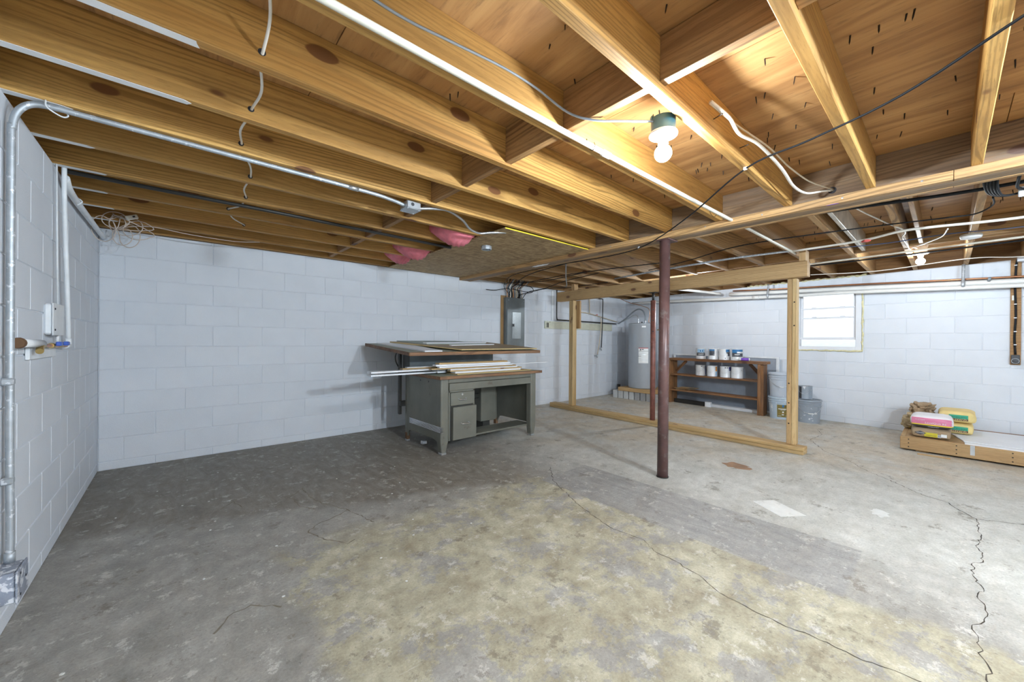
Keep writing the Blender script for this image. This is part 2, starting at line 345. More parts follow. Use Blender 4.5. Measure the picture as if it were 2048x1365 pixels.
def flat(name, pts, z, mat, parent=None, th=.0012):
    """thin film (paint, stain) lying on a horizontal surface"""
    n = len(pts); cx = sum(p[0] for p in pts)/n; cy = sum(p[1] for p in pts)/n
    V = [(p[0]-cx, p[1]-cy, 0) for p in pts]+[(p[0]-cx, p[1]-cy, th) for p in pts]
    Fc = [tuple(range(n))[::-1], tuple(range(n, 2*n))]+[(i, (i+1) % n, n+(i+1) % n, n+i) for i in range(n)]
    return mobj(name, V, Fc, mat, parent, (cx, cy, z))
def text(name, s, size, mat, parent, loc, xdir, ydir, depth=.0004, width=None):
    cu = bpy.data.curves.new(name, 'FONT'); cu.body = s; cu.size = size; cu.align_x = 'CENTER'; cu.align_y = 'CENTER'; cu.extrude = depth; cu.resolution_u = 2
    t = bpy.data.objects.new('tmp', cu); COL.objects.link(t)
    dg = bpy.context.evaluated_depsgraph_get(); me = bpy.data.meshes.new_from_object(t.evaluated_get(dg))
    bpy.data.objects.remove(t); me.materials.clear(); me.materials.append(MATS[mat])
    if width:
        xs = [v.co.x for v in me.vertices]; k = width/max(1e-6, max(xs)-min(xs))
        for v in me.vertices: v.co.x *= k
    o = bpy.data.objects.new(name, me); x = Vector(xdir).normalized(); y = Vector(ydir); y = (y-x*y.dot(x)).normalized(); z = x.cross(y)
    mm = Matrix((x, y, z)).transposed().to_4x4(); mm.translation = loc; o.matrix_basis = mm
    return link(o, parent)

# ================================================================== STRUCTURE
XL, YB, ZJ, ZS = -.51, 4.886, 2.13, 2.333           # left wall, back wall, underside of joists, underside of subfloor
WX0, WK = 7.22, .1136; WA = math.atan(WK); RZ = -WA  # window wall runs slightly askew: X = WX0 + WK*Y
YF = -3.6
def wp(off, y, z):                                   # point standing `off` metres in front of the window wall
    return Vector((WX0+WK*y-off*math.cos(WA), y+off*math.sin(WA), z))
# floor
floor = struct(mobj('floor', [(-.9, YF-.3, -.12), (8.4, YF-.3, -.12), (8.4, 5.2, -.12), (-.9, 5.2, -.12), (-.9, YF-.3, 0), (8.4, YF-.3, 0), (8.4, 5.2, 0), (-.9, 5.2, 0)],
    [(3, 2, 1, 0), (4, 5, 6, 7), (0, 1, 5, 4), (1, 2, 6, 5), (2, 3, 7, 6), (3, 0, 4, 7)], 'concrete'))
def crack(pts, w, mat='crack', name='crack'):
    P = []
    rr = random.Random(int(pts[0][0]*1000))
    for (x0, y0), (x1, y1) in zip(pts, pts[1:]):
        n = max(2, int(math.hypot(x1-x0, y1-y0)/.022))
        for i in range(n):
            t = i/n; j = .007
            P.append((x0+(x1-x0)*t+rr.uniform(-j, j), y0+(y1-y0)*t+rr.uniform(-j, j)))
    P.append(pts[-1]); L = []; Rr = []
    for i, p in enumerate(P):
        q0 = P[max(0, i-1)]; q1 = P[min(len(P)-1, i+1)]; dx, dy = q1[0]-q0[0], q1[1]-q0[1]; d = math.hypot(dx, dy) or 1
        ww = w*rr.uniform(.2, .85); L.append((p[0]-dy/d*ww, p[1]+dx/d*ww)); Rr.append((p[0]+dy/d*ww, p[1]-dx/d*ww))
    ox, oy = P[0]; n = len(P)
    V = [(x-ox, y-oy, 0) for x, y in L]+[(x-ox, y-oy, 0) for x, y in Rr]
    mobj(name, V, [(i, i+1, n+i+1, n+i) for i in range(n-1)], mat, floor, (ox, oy, .0008))
crack([(2.6, 2.42), (2.37, 2.16), (2.21, 1.83), (2.13, 1.65), (2.05, 1.37), (2.07, 1.18), (2.01, 1.07), (2.0, .94), (1.97, .82), (1.91, .7), (1.89, .56), (1.89, .46), (1.91, .35), (1.91, .2), (1.94, .05), (1.96, -.3)], .0032)
crack([(6.47, 1.14), (6.17, 1.04), (5.74, 1.08), (5.26, .87), (4.98, .61), (4.8, .52), (4.52, .27), (4.33, .12), (4.27, -.01), (4.1, -.08), (4.01, -.14), (4.13, -.34), (4.3, -.9)], .0038)
crack([(4.01, -.14), (3.79, -.14), (3.61, -.14), (3.48, -.12), (3.37, -.14), (3.25, -.13), (3.18, -.1), (3.03, -.09), (2.93, -.11), (2.89, -.12), (2.78, -.1), (2.69, -.12), (2.55, -.11), (2.47, -.07), (2.4, -.09), (2.28, -.09), (2.2, -.11), (2.1, -.1), (1.7, -.12)], .0032)
for pts in ([(.11, 1.91), (.14, 1.94), (.17, 1.99), (.25, 2.01), (.35, 1.91)], [(.64, 3.2), (.75, 3.33), (.75, 3.11), (.79, 2.93), (.89, 2.71), (.96, 2.41)], [(.6, 2.55), (.66, 2.4), (.74, 2.26), (.79, 2.28)], [(.23, 3.27), (.31, 3.37), (.35, 3.22)], [(.64, 3.2), (.66, 2.98), (.72, 2.86)], [(.6, 2.55), (.68, 2.62), (.8, 2.66), (.89, 2.71)]):
    crack(pts, .006, 'floor_stain', 'stain_line')
rr = random.Random(5)
def blobpts(cx, cy, rx, ry, n=18, j=.3):
    return [(cx+rx*math.cos(2*math.pi*i/n)*rr.uniform(1-j, 1+j), cy+ry*math.sin(2*math.pi*i/n)*rr.uniform(1-j, 1+j)) for i in range(n)]
flat('paint_patch', [(3.19, .94), (3.33, .84), (3.2, .62), (3.05, .73)], 0, 'floor_white', floor)
flat('paint_patch', blobpts(3.63, .30, .075, .045), 0, 'floor_white', floor)
flat('stain', blobpts(3.99, 1.31, .09, .12), 0, 'rust_stain', floor)
for i in range(26): flat('paint_speck', blobpts(rr.uniform(-.4, 1.6), rr.uniform(1.6, 4.4), .006, .006, 7), 0, 'floor_white', floor, .002)

# block walls: slab behind, every painted block its own piece
ZL = [-.001]+[.0745+.2035*k for k in range(10)]+[2.128]
def courses():
    for i in range(len(ZL)-1): yield i-1, ZL[i], ZL[i+1]
def spans(lo, hi, phase, L):
    k = math.floor((lo-phase)/L); x = phase+k*L
    while x < hi-1e-6:
        a, b_ = max(x, lo), min(x+L, hi)
        if b_-a > .03: yield a, b_
        x += L
G = .0022
wall_left = struct(box('wall_left', (XL-.22, YF, 0), (XL-.0045, YB+.2, ZJ-.001), 'mortar_paint', None, 0))
wall_back = struct(box('wall_back', (XL, YB+.0045, 0), (8.3, YB+.22, ZJ-.001), 'mortar_paint', None, 0))
for k, z0, z1 in courses():
    odd = k % 2 == 1
    for a, b_ in spans(XL+.002, 7.775, .698 if odd else .9085, .42):
        box('block', (a+G, YB, z0+G), (b_-G, YB+.04, z1-G), 'block_paint', wall_back, .0035)
    for a, b_ in spans(YF, YB-.002, 2.628 if odd else 2.82, .413):
        box('block', (XL-.04, a+G, z0+G), (XL, b_-G, z1-G), 'block_paint', wall_left, .0035)
# window wall with its opening
WY0, WY1, WZ0, WZ1 = .80, 1.60, 1.092, 1.98
def wslab(y0, y1, z0, z1, t=.2, off=-.0045):
    q = [wp(off, y0, 0), wp(off, y1, 0), wp(off-t, y1, 0), wp(off-t, y0, 0)]
    return [(p.x, p.y, z) for z in (z0, z1) for p in q]
V = []; Fc = []
for a in ((YF, WY0, 0, 2.128), (WY1, YB+.05, 0, 2.128), (WY0, WY1, 0, WZ0), (WY0, WY1, WZ1, 2.128)):
    o_ = len(V); V += wslab(*a); Fc += [tuple(o_+i for i in f) for f in ((3, 2, 1, 0), (4, 5, 6, 7), (0, 1, 5, 4), (1, 2, 6, 5), (2, 3, 7, 6), (3, 0, 4, 7))]
wall_right = struct(mobj('wall_right', V, Fc, 'mortar_paint'))
for k, z0, z1 in courses():
    odd = k % 2 == 1
    for a, b_ in spans(YF, YB-.01, .563 if odd else .358, .42):
        pieces = [(a, b_)]
        if z1 > WZ0+.02 and z0 < WZ1-.02:
            pieces = [(p, q) for p, q in ((a, min(b_, WY0)), (max(a, WY1), b_)) if q-p > .02]
        for p, q in pieces:
            cbox('block', wp(-.02, (p+q)/2, (z0+z1)/2), (.04, (q-p)/math.cos(WA)-2*G, z1-z0-2*G), 'block_paint', wall_right, .0035, (0, 0, RZ))
wall_front = struct(box('wall_front', (XL-.2, YF-.2, 0), (8.3, YF, ZJ), 'block_paint', None, 0))

# window
win = struct(bpy.data.objects.new('window_1', None)); link(win); win.location = wp(-.06, 1.2, WZ0)
def wbox(name, y0, y1, z0, z1, off, t, mat, parent, bev=.003):
    return cbox(name, wp(off, (y0+y1)/2, (z0+z1)/2), (t, (y1-y0)/math.cos(WA), z1-z0), mat, parent, bev, (0, 0, RZ))
for nm, y0, y1, z0, z1 in (('frame_side', .80, .865, 1.06, 1.98), ('frame_side', 1.535, 1.60, 1.06, 1.98), ('frame_sill', .865, 1.535, 1.06, 1.112), ('frame_head', .865, 1.535, 1.94, 1.98)):
    wbox(nm, y0, y1, z0, z1, -.035, .09, 'vinyl', win)
for nm, z0, z1, off in (('sash_rail', 1.215, 1.25, -.03), ('sash_rail', 1.535, 1.556, -.045), ('sash_rail', 1.68, 1.70, -.03)):
    wbox(nm, .865, 1.535, z0, z1, off, .035, 'vinyl', win)
for y0, y1 in ((.865, .895), (1.505, 1.535)): wbox('sash_stile', y0, y1, 1.25, 1.94, -.04, .03, 'vinyl', win)
for yy in (1.02, 1.36): wbox('sash_lock', yy-.03, yy+.03, 1.556, 1.566, -.035, .02, 'vinyl', win); wbox('sash_lock', yy-.03, yy+.03, 1.70, 1.708, -.02, .02, 'vinyl', win)
for z0, z1 in ((1.112, 1.215), (1.25, 1.535), (1.556, 1.68), (1.70, 1.94)): wbox('pane', .87, 1.53, z0, z1, -.055, .004, 'glass', win, 0)
# expanding foam squeezed out round the frame
def foam(y0, z0, y1, z1, n):
    V = []; pts = []
    for i in range(n+1):
        t = i/n; pts.append(wp(.004+rr.uniform(0, .008), y0+(y1-y0)*t+rr.uniform(-.006, .006), z0+(z1-z0)*t+rr.uniform(-.006, .006)))
    tube('foam_bead', pts, [rr.uniform(.007, .014) for _ in range(n+1)], 'spray_foam', win, 7, 2)
foam(.79, 1.06, .79, 1.95, 30); foam(.79, 1.052, 1.6, 1.052, 20)
og = struct(mobj('ground_outside', [wp(-.3, -3, 1.0), wp(-.3, 6, 1.0), wp(-7, 6, 1.25), wp(-7, -3, 1.25)], [(0, 1, 2, 3)], 'outside_ground'))

# ceiling: subfloor deck on joists
ceil_ = struct(box('ceiling', (-.9, YF-.2, ZS+.014), (8.4, 5.15, ZS+.05), 'plywood', None, 0))
xs = [-.75, .47, 1.69, 2.91, 4.13, 5.35, 6.57, 8.3]
for i in range(len(xs)-1):
    ys = [YF-.1, -1.1+(.9 if i % 2 else 0), 1.34+(.9 if i % 2 else 0), 5.05]
    for y0, y1 in zip(ys, ys[1:]):
        box('plywood_sheet', (xs[i]+.0015, y0+.0015, ZS), (xs[i+1]-.0015, y1-.0015, ZS+.0135), 'plywood', ceil_, .001)
JT = .043
JL = [-2.98, -2.56, -2.14, -1.72, -1.32, -.90, -.50, -.08, .34, .768, 1.225, 1.638, 2.062, 2.45, 2.87, 3.29, 3.70, 4.115, 4.53, 4.86]   # far faces
for y in JL:
    box('floor_joist', (-.70, y-JT, ZJ), (3.262, y, ZS), 'joist_wood_x', ceil_, .003)
JR = [-2.62, -2.20, -1.78, -1.38, -.96, -.55, -.125, .297, .712, 1.135, 1.555, 1.975, 2.39, 2.81, 3.23, 3.65, 4.07, 4.49, 4.86]
for y in JR:
    box('floor_joist', (3.378, y-JT, ZJ), (WX0+WK*y+.12, y, ZS), 'old_wood_x', ceil_, .003)
for y in (.297-.11, .712-.105): box('sister_joist', (3.42, y-.03, ZJ+.02), (5.5, y, ZS), 'vapor_white' if y > .4 else 'old_wood_x', ceil_, .003)
for (y0, y1) in zip(JL, JL[1:]):                        # solid blocking
    zb = 2.158 if y0 in (.34, -.08) else 2.142
    x = 1.345+(.03 if y0 == .34 else 0)
    box('blocking', (x, y0, zb), (x+.042, y1-JT, ZS-.004), 'blocking_wood', ceil_, .002)
for (y0, y1) in zip(JR, JR[1:]):
    if y0 > -1.5: box('blocking', (5.52, y0, ZJ+.012), (5.562, y1-JT, ZS-.004), 'old_wood_y', ceil_, .002)
box('rim_board', (-.74, YF, ZJ), (-.70, YB+.2, ZS), 'old_wood_y', ceil_)
cbox('rim_board', wp(-.14, .7, (ZJ+ZS)/2), (.04, 8.4, ZS-ZJ), 'red_board', ceil_, .002, (0, 0, RZ))
box('rim_board', (-.7, YB+.012, ZJ), (8.2, YB+.05, ZS), 'old_wood_x', ceil_)
# paint slopped over the joist undersides by the wall
for y, x1 in ((1.638, .045), (2.062, .02), (2.45, -.36), (2.87, -.34), (3.29, -.33), (3.70, -.36), (4.115, -.36), (4.53, -.38)):
    n = 8; pts = [(-.53, y-JT+.002), (x1, y-JT+.002+.01*rr.random()), (x1+.035*rr.random(), y-.02), (x1+.01, y-.001), (-.53, y-.001)]
    flat('paint_smear', pts, ZJ-.0014, 'paint_smear', ceil_)
# nail points coming through the deck
nv = [(.0019*math.cos(a), .0019*math.sin(a), .002) for a in (0, 1.57, 3.14, 4.71)]+[(.0016*math.cos(a), .0016*math.sin(a), -.020) for a in (0, 1.57, 3.14, 4.71)]+[(0, 0, -.029)]
NM = bpy.data.meshes.new('nail'); NM.from_pydata(nv, [], [(0, 1, 5, 4), (1, 2, 6, 5), (2, 3, 7, 6), (3, 0, 4, 7), (4, 5, 8), (5, 6, 8), (6, 7, 8), (7, 4, 8)]); NM.materials.append(MATS['nail_steel'])
nrr = random.Random(3)
def nail(x, y):
    o = bpy.data.objects.new('nail', NM); o.location = (x, y, ZS); o.rotation_euler = (nrr.uniform(-.22, .22), nrr.uniform(-.22, .22), nrr.uniform(0, 6)); s = nrr.uniform(.85, 1.3); o.scale = (1.6, 1.6, s); link(o, ceil_)
for (lo, hi, x0, x1, per) in [(a, b_-JT, .3 if b_ > 1.0 else 1.0, 3.2, 24) for a, b_ in zip(JL[6:13], JL[7:14])]:
    for i in range(per): nail(nrr.uniform(x0, x1), nrr.uniform(lo+.03, hi-.03))
for (lo, hi) in [(a, b_-JT) for a, b_ in zip(JR[5:10], JR[6:11])]:
    for i in range(24): nail(nrr.uniform(3.5, 6.3), nrr.uniform(lo+.03, hi-.03))

# girder down the middle
g = thing('girder', (3.32, YB, 2.078), 'long built-up timber girder with ledger strips carrying the ceiling joists', 'beam')
for i, x in enumerate((3.262, 3.3, 3.338)):
    box('girder_ply', (x, YF, 2.078+.001*i), (x+.0375, YB, ZS), 'girder_wood', g)
for x, w in ((3.222, .04), (3.378, .038)):
    box('ledger_strip', (x, YF, 2.078), (x+w, -.02, 2.129), 'old_wood_y', g); box('ledger_strip', (x, -.018, 2.078), (x+w, YB, 2.129), 'old_wood_y', g)
for y in (.9, 1.3, 2.2, .45, .1): lathe('nail_head', [(0, -.002), (.006, -.002), (.006, .001), (0, .0015)], (3.2225, y, 2.105), 'zinc_bright', g, 8, (0, R(-90), 0))
flat('paint_smear', blobpts(3.30, 3.25, .035, .13), 2.0765, 'paint_smear', g)
flat('ink_mark', blobpts(3.232, .50, .006, .03), 2.0768, 'purple', g)
# round steel post under the girder
pt = thing('steel_post', (3.16, 1.615, 0), 'dark red-brown round steel post standing under the girder in mid floor', 'post')
tube('shaft', [(3.165, 1.618, 0.006), (3.262, 1.66, 2.066)], .0445, 'post_brown', pt, 28, 1)
cbox('cap_plate', (3.30, 1.662, 2.071), (.17, .12, .012), 'post_brown', pt)
lathe('base_plate', [(.0, 0), (.05, 0), (.05, .007), (.0, .007)], (3.165, 1.618, 0), 'dark_metal', pt, 24)

# ================================================================== LAMPS
def lamp(x, y, z, label, box_mat='teal_box', glow='bulb_glow'):
    t = thing('ceiling_lamp', (x, y, z+.06), label, 'lamp', 'bare bulb lamps under the joists')
    lathe('junction_box', [(.047, .003), (.0505, .003), (.052, .066), (.049, .067), (.047, .01)], (x, y, z), box_mat, t, 28)
    for a in (20, 140, 260): cbox('box_lug', (x+.05*math.cos(R(a)), y+.05*math.sin(R(a)), z+.069), (.012, .02, .014), box_mat, t, .002, (0, 0, R(a)))
    h = lathe('lamp_holder', [(.0, .003), (.059, .003), (.061, -.002), (.059, -.008), (.05, -.011), (.034, -.014), (.024, -.02), (.022, -.036), (.020, -.038), (.0, -.038)], (x, y, z), 'porcelain', t, 32)
    lathe('socket_ring', [(.0175, -.036), (.0215, -.037), (.0215, -.046), (.0175, -.047)], (x, y, z), 'can_steel', h, 24)
    for a in (60, 240): lathe('screw', [(0, -.012), (.004, -.0115), (.004, -.008), (0, -.008)], (x+.046*math.cos(R(a)), y+.046*math.sin(R(a)), z), 'dark_metal', h, 8)
    prof = [(.0, -.121)]+[(.036*math.cos(R(a)), -.086+.036*math.sin(R(a))) for a in range(-80, 46, 12)]
    bl = lathe('bulb', prof+[(.022, -.058), (.0, -.0575)], (x, y, z), glow, t, 28)
    lathe('bulb_neck', [(.0, -.0565), (.0215, -.0572), (.0185, -.049), (.0165, -.04), (.0, -.04)], (x, y, z), 'porcelain', bl, 24)
    return t
lamp(1.612, .832, 2.087, 'glowing bare bulb in teal round box beside the joist in front of girder')
lamp(5.93, .19, 2.125, 'glowing bare bulb on far side of girder above the bagged cement', 'white_paint', 'bulb_glow_far')
lamp(2.3, -1.27, 2.087, 'added fill bulb in teal round box in the near bay behind the viewpoint', 'teal_box', 'fill_glow_strong')  # added fill light, unseen behind the camera, evens out the walls
lamp(5.98, 2.455, 2.124, 'added fill bulb in round box hidden behind the partition header', 'white_paint', 'fill_glow_mid')  # added fill light for the right rear, kept out of sight
lamp(1.3, -2.085, 2.087, 'added fill bulb in round box in the near left bay out of view', 'white_paint', 'fill_glow_strong')  # second added near fill, unseen, lifts the left wall

# ================================================================== LEFT WALL SERVICES
# big conduit: up from the low outlet box, bent under the joists, along to the square box
t = thing('electrical_conduit', (-.487, 2.43, .30), 'galvanised steel conduit climbing left wall and bending under the joist', 'conduit')
tube('pipe', [(-.487, 2.425, .29), (-.487, 2.43, .40), (-.489, 2.43, .8), (-.489, 2.43, 1.9), (-.487, 2.43, 1.99), (-.475, 2.431, 2.06), (-.44, 2.432, 2.105), (-.38, 2.434, 2.1165), (-.28, 2.437, 2.1175), (.3, 2.447, 2.1175), (.9, 2.457, 2.117), (1.08, 2.462, 2.108), (1.18, 2.468, 2.095)], .0118, 'galvanised', t, 14, 8)
box('shadow_gap_strip', (-.5105, 2.372, .29), (-.5093, 2.400, 2.0), 'raw_block', t, 0)  # dark strip: shade of the gap put into colour, with unpainted wall
for z in (.605, .995):
    cbox('strap', (-.4945, 2.43, z), (.034, .034, .03), 'galvanised', t, .006); cbox('strap_ear', (-.508, 2.475, z), (.004, .07, .022), 'galvanised', t, .002)
    lathe('screw', [(0, 0), (.006, .001), (.005, .004), (0, .005)], (-.506, 2.498, z), 'galvanised', t, 8, (0, R(90), 0))
tube('coupling', [(.80, 2.4555, 2.117), (.86, 2.4565, 2.117)], .0145, 'zinc_bright', t, 14, 1)
tube('coupling', [(-.487, 2.425, .285), (-.487, 2.426, .325)], .0155, 'galvanised', t, 14, 1)
tube('wire_tie', [(-.40, 2.41, 2.13), (-.395, 2.405, 2.10), (-.36, 2.425, 2.085), (-.345, 2.445, 2.10), (-.35, 2.45, 2.122)], .003, 'white_paint', t, 6, 4)
# low outlet box
t = thing('outlet_box', (-.48, 2.36, .21), 'painted steel outlet box with yellow receptacle low on left wall', 'outlet')
box('box_body', (-.515, 2.30, .17), (-.448, 2.43, .285), 'box_paint', t, .006)
box('cover_plate', (-.448, 2.295, .166), (-.442, 2.435, .289), 'box_paint', t, .002)
for z in (.20, .255):
    rc = lathe('receptacle', [(0, 0), (.018, 0), (.018, .006), (.015, .008), (0, .008)], (-.475, 2.429, z), 'outlet_yellow', t, 16, (R(-90), 0, 0))
for y, z in ((2.33, .19), (2.33, .27), (2.40, .23)): lathe('knockout', [(0, 0), (.005, 0), (.005, .0015), (0, .0018)], (-.442, y, z), 'ink', t, 10, (0, R(90), 0))
# junction box at the conduit's end
t = thing('junction_box', (1.22, 2.475, 2.13), 'square galvanised junction box at the conduit end under the joists', 'junction box')
cbox('box_body', (1.225, 2.475, 2.098), (.105, .105, .05), 'zinc_bright', t, .005, (0, 0, R(2)))
cbox('cover', (1.225, 2.475, 2.071), (.108, .108, .004), 'zinc_bright', t, .002, (0, 0, R(2)))
lathe('knockout', [(0, 0), (.012, 0), (.012, .002), (0, .002)], (1.215, 2.4225, 2.10), 'ink', t, 14, (R(90), 0, 0))
for sx in (-1, 1):
    for sy in (-1, 1): lathe('screw', [(0, 0), (.005, 0), (.004, -.003), (0, -.004)], (1.225+sx*.042, 2.475+sy*.042, 2.069), 'galvanised', t, 8)
t = tag(tube('flexible_conduit', [(1.28, 2.48, 2.10), (1.42, 2.475, 2.13), (1.55, 2.50, 2.15), (1.72, 2.57, 2.135), (1.85, 2.65, 2.105), (1.97, 2.68, 2.098), (2.06, 2.64, 2.112), (2.18, 2.57, 2.122)], .0095, 'zinc_bright', None, 10, 6), 'grey flexible conduit sagging from square junction box to strand board', 'conduit')
# water line with valves and the painted switch box
t = thing('water_pipe', (-.475, 3.45, 1.13), 'old white-painted water pipe with blue valves dropping along left wall', 'pipe')
tube('drop_pipe', [(-.478, 3.30, 2.16), (-.478, 3.31, 1.9), (-.478, 3.40, 1.4), (-.478, 3.435, 1.145)], .0108, 'white_paint', t, 12, 3)
tube('elbow', [(-.478, 3.43, 1.165), (-.478, 3.437, 1.135), (-.478, 3.425, 1.122), (-.478, 3.37, 1.122)], .0135, 'white_paint', t, 12, 4)
tube('branch_pipe', [(-.478, 3.38, 1.122), (-.478, 2.9, 1.13), (-.478, 2.80, 1.132)], .0085, 'copper', t, 10, 1)
for y in (3.20, 3.03):
    v_ = lathe('valve_body', [(0, -.022), (.012, -.022), (.014, -.01), (.014, .01), (.012, .022), (0, .022)], (-.478, y, 1.128), 'brass', t, 14, (R(90), 0, 0))
    cbox('valve_handle', (-.452, y, 1.137), (.02, .05, .022), 'valve_blue', v_, .004)
    tube('valve_stem', [(-.47, y, 1.13), (-.455, y, 1.135)], .005, 'brass', v_, 8, 1)
tube('hose_bib', [(-.478, 2.86, 1.130), (-.475, 2.80, 1.128), (-.468, 2.74, 1.105)], .013, 'brass', t, 10, 4)
tube('stub_pipe', [(-.480, 2.84, 1.14), (-.480, 2.50, 1.146)], .018, 'white_paint', t, 12, 1)
lathe('flange', [(0, -.012), (.023, -.010), (.022, .004), (.02, .012), (0, .012)], (-.4815, 2.49, 1.146), 'desk_rust', t, 14, (R(90), 0, 0))
cbox('backing_board', (-.502, 2.98, 1.095), (.014, .5, .055), 'white_paint', t)
t = thing('switch_box', (-.48, 3.2, 1.26), 'white-painted shallow metal switch box beside pipe on left wall', 'switch box')
box('box_body', (-.512, 3.06, 1.185), (-.482, 3.30, 1.345), 'white_paint', t, .008); box('cover_plate', (-.482, 3.055, 1.18), (-.477, 3.305, 1.35), 'white_paint', t, .003)
for z in (1.21, 1.32): lathe('screw', [(0, 0), (.006, 0), (.005, .003), (0, .004)], (-.477, 3.09, z), 'ink', t, 8, (0, R(90), 0))
tube('supply_conduit', [(-.49, 3.235, 1.34), (-.495, 3.225, 2.12)], .0045, 'white_paint', t, 8, 1); tube('supply_conduit', [(-.49, 3.235, 1.18), (-.49, 3.24, 1.14)], .007, 'white_paint', t, 8, 1)
t = thing('wall_pipe', (-.478, 3.8, 2.04), 'white-painted horizontal pipe below the joists at left wall corner', 'pipe')
tube('pipe', [(-.478, 3.33, 2.085), (-.478, 3.45, 2.045), (-.478, 3.8, 2.035), (-.478, 4.45, 2.04), (-.478, 4.872, 2.045)], .0175, 'white_paint', t, 12, 4)
tube('hanger_strap', [(-.505, 3.66, 2.07), (-.478, 3.66, 2.061), (-.454, 3.66, 2.04), (-.475, 3.66, 2.014)], .004, 'white_paint', t, 6, 3)
# coil of phone cable in the corner
pts = []
for cx, cz, a, b_, ph in ((-.37, 2.12, .08, .06, .4), (-.31, 2.09, .10, .085, 2.2), (-.435, 2.04, .07, .095, 1.0), (-.29, 2.01, .065, .10, 3.0), (-.24, 2.06, .09, .08, .2), (-.36, 2.10, .05, .05, 1.5), (-.33, 2.00, .06, .075, 2.0)):
    for i in range(9):
        an = ph+i*.75; pts.append((cx+a*math.cos(an), 4.44+.035*math.sin(an*1.3+cx*9), cz+b_*math.sin(an)))
t = thing('cable_coil', (-.3, 4.44, 2.12), 'tangled coil of cream telephone cable hanging in the back left corner', 'cable')
tube('cable', [(-.40, 4.50, 2.20), (-.36, 4.46, 2.15)]+pts+[(-.16, 4.44, 2.11), (.1, 4.46, 2.095), (.42, 4.49, 2.098), (.62, 4.5, 2.128)], .0034, 'phone_cable', t, 6, 5)
cbox('phone_jack', (-.275, 4.40, 2.155), (.075, .03, .035), 'cream_plastic', t, .005, (0, R(-25), R(20))); cbox('jack_socket', (-.262, 4.383, 2.16), (.016, .004, .012), 'ink', t, .001, (0, R(-25), R(20)))
# cream cable threaded through the joists
holes = [(.225, 1.638-JT/2, 2.175), (.245, 2.062-JT/2, 2.174), (.25, 2.45-JT/2, 2.173), (.34, 2.87-JT/2, 2.162), (.365, 3.29-JT/2, 2.158), (.30, 3.70-JT/2, 2.166), (.445, 4.115-JT/2, 2.163)]
t = thing('lamp_cable', (.225, 1.6, 2.18), 'cream cable threaded through bored holes across the left joists', 'cable')
pts = [(.20, 1.225-JT/2, 2.31), (.215, 1.40, 2.30), (.235, 1.52, 2.255)]
for i, h in enumerate(holes):
    pts += [(h[0], h[1]-.03, h[2]+.002), (h[0], h[1]+.03, h[2]-.002)]
    if i+1 < len(holes):
        q = holes[i+1]; pts.append(((h[0]+q[0])/2+.02*(-1)**i, (h[1]+q[1])/2, (h[2]+q[2])/2-.006))
tube('cable', pts, .0052, 'white_cable', t, 8, 5)
for h in holes:
    lathe('bored_hole', [(0, 0), (.0125, 0), (.0125, .001), (0, .001)], (h[0]-.002, h[1]-JT/2, h[2]+.003), 'ink', t, 14, (R(90), 0, 0))
# cream conduit along the joist, dark lamp flex
t = thing('beige_pipe', (1.5, 1.14, 2.13), 'long cream plastic pipe clipped beneath the joist left of the lamp', 'pipe')
tube('pipe', [(-.49, 1.150, 2.116), (1.5, 1.145, 2.116), (3.1, 1.110, 2.114), (3.5, 1.095, 2.112), (4.2, 1.08, 2.112), (4.92, 1.065, 2.112)], .0125, 'beige_pvc', t, 12, 6)
tube('coupling', [(1.60, 1.1445, 2.116), (1.66, 1.144, 2.116)], .0165, 'pvc', t, 12, 1)
for x in (1.52, 3.0): tube('wire_hanger', [(x, 1.18, 2.17), (x, 1.172, 2.13), (x+.004, 1.15, 2.102), (x, 1.13, 2.115), (x, 1.135, 2.135)], .0018, 'dark_metal', t, 5, 4)
tag(tube('lamp_flex', [(-.3, 1.178, 2.26), (.30, 1.178, 2.235), (.54, 1.178, 2.222), (.74, 1.178, 2.240), (.98, 1.177, 2.262), (1.15, 1.165, 2.25), (1.28, 1.10, 2.17), (1.36, 1.02, 2.132), (1.46, .93, 2.128), (1.565, .855, 2.135)], .0048, 'grey_cable', None, 8, 6), 'grey-white lamp flex running along joist face to the near bulb', 'cable')
# pair of cream cables looping along the joist to the girder hole
t = thing('beige_cable', (2.5, .62, 2.2), 'pair of cream cables looping from joist into a hole in girder', 'cable')
tube('cable', [(1.78, .70, 2.24), (1.90, .665, 2.20), (2.02, .66, 2.165), (2.2, .63, 2.165), (2.55, .62, 2.15), (2.85, .63, 2.135), (3.02, .60, 2.125), (3.15, .545, 2.155), (3.258, .507, 2.178)], .006, 'white_cable', t, 8, 6, 1.5)
tube('cable', [(1.78, .705, 2.235), (1.88, .68, 2.21), (2.0, .655, 2.19), (2.3, .615, 2.18), (2.6, .60, 2.17), (2.9, .57, 2.165), (3.1, .53, 2.17), (3.258, .50, 2.182)], .0042, 'beige_cable', t, 8, 6)
lathe('bored_hole', [(0, 0), (.022, 0), (.022, .002), (0, .002)], (3.2615, .507, 2.18), 'ink', t, 14, (0, R(-90), 0))
# bent nails in the joist sides
for x, z in ((1.88, 2.21), (2.22, 2.19)):
    tag(tube('bent_nail', [(x, .724, z), (x-.03, .69, z-.012), (x-.05, .668, z-.02)], .0025, 'nail_steel', None, 6, 1), 'long bent nail in joist side '+('nearer the lamp' if x < 2 else 'nearer the girder'), 'nail')
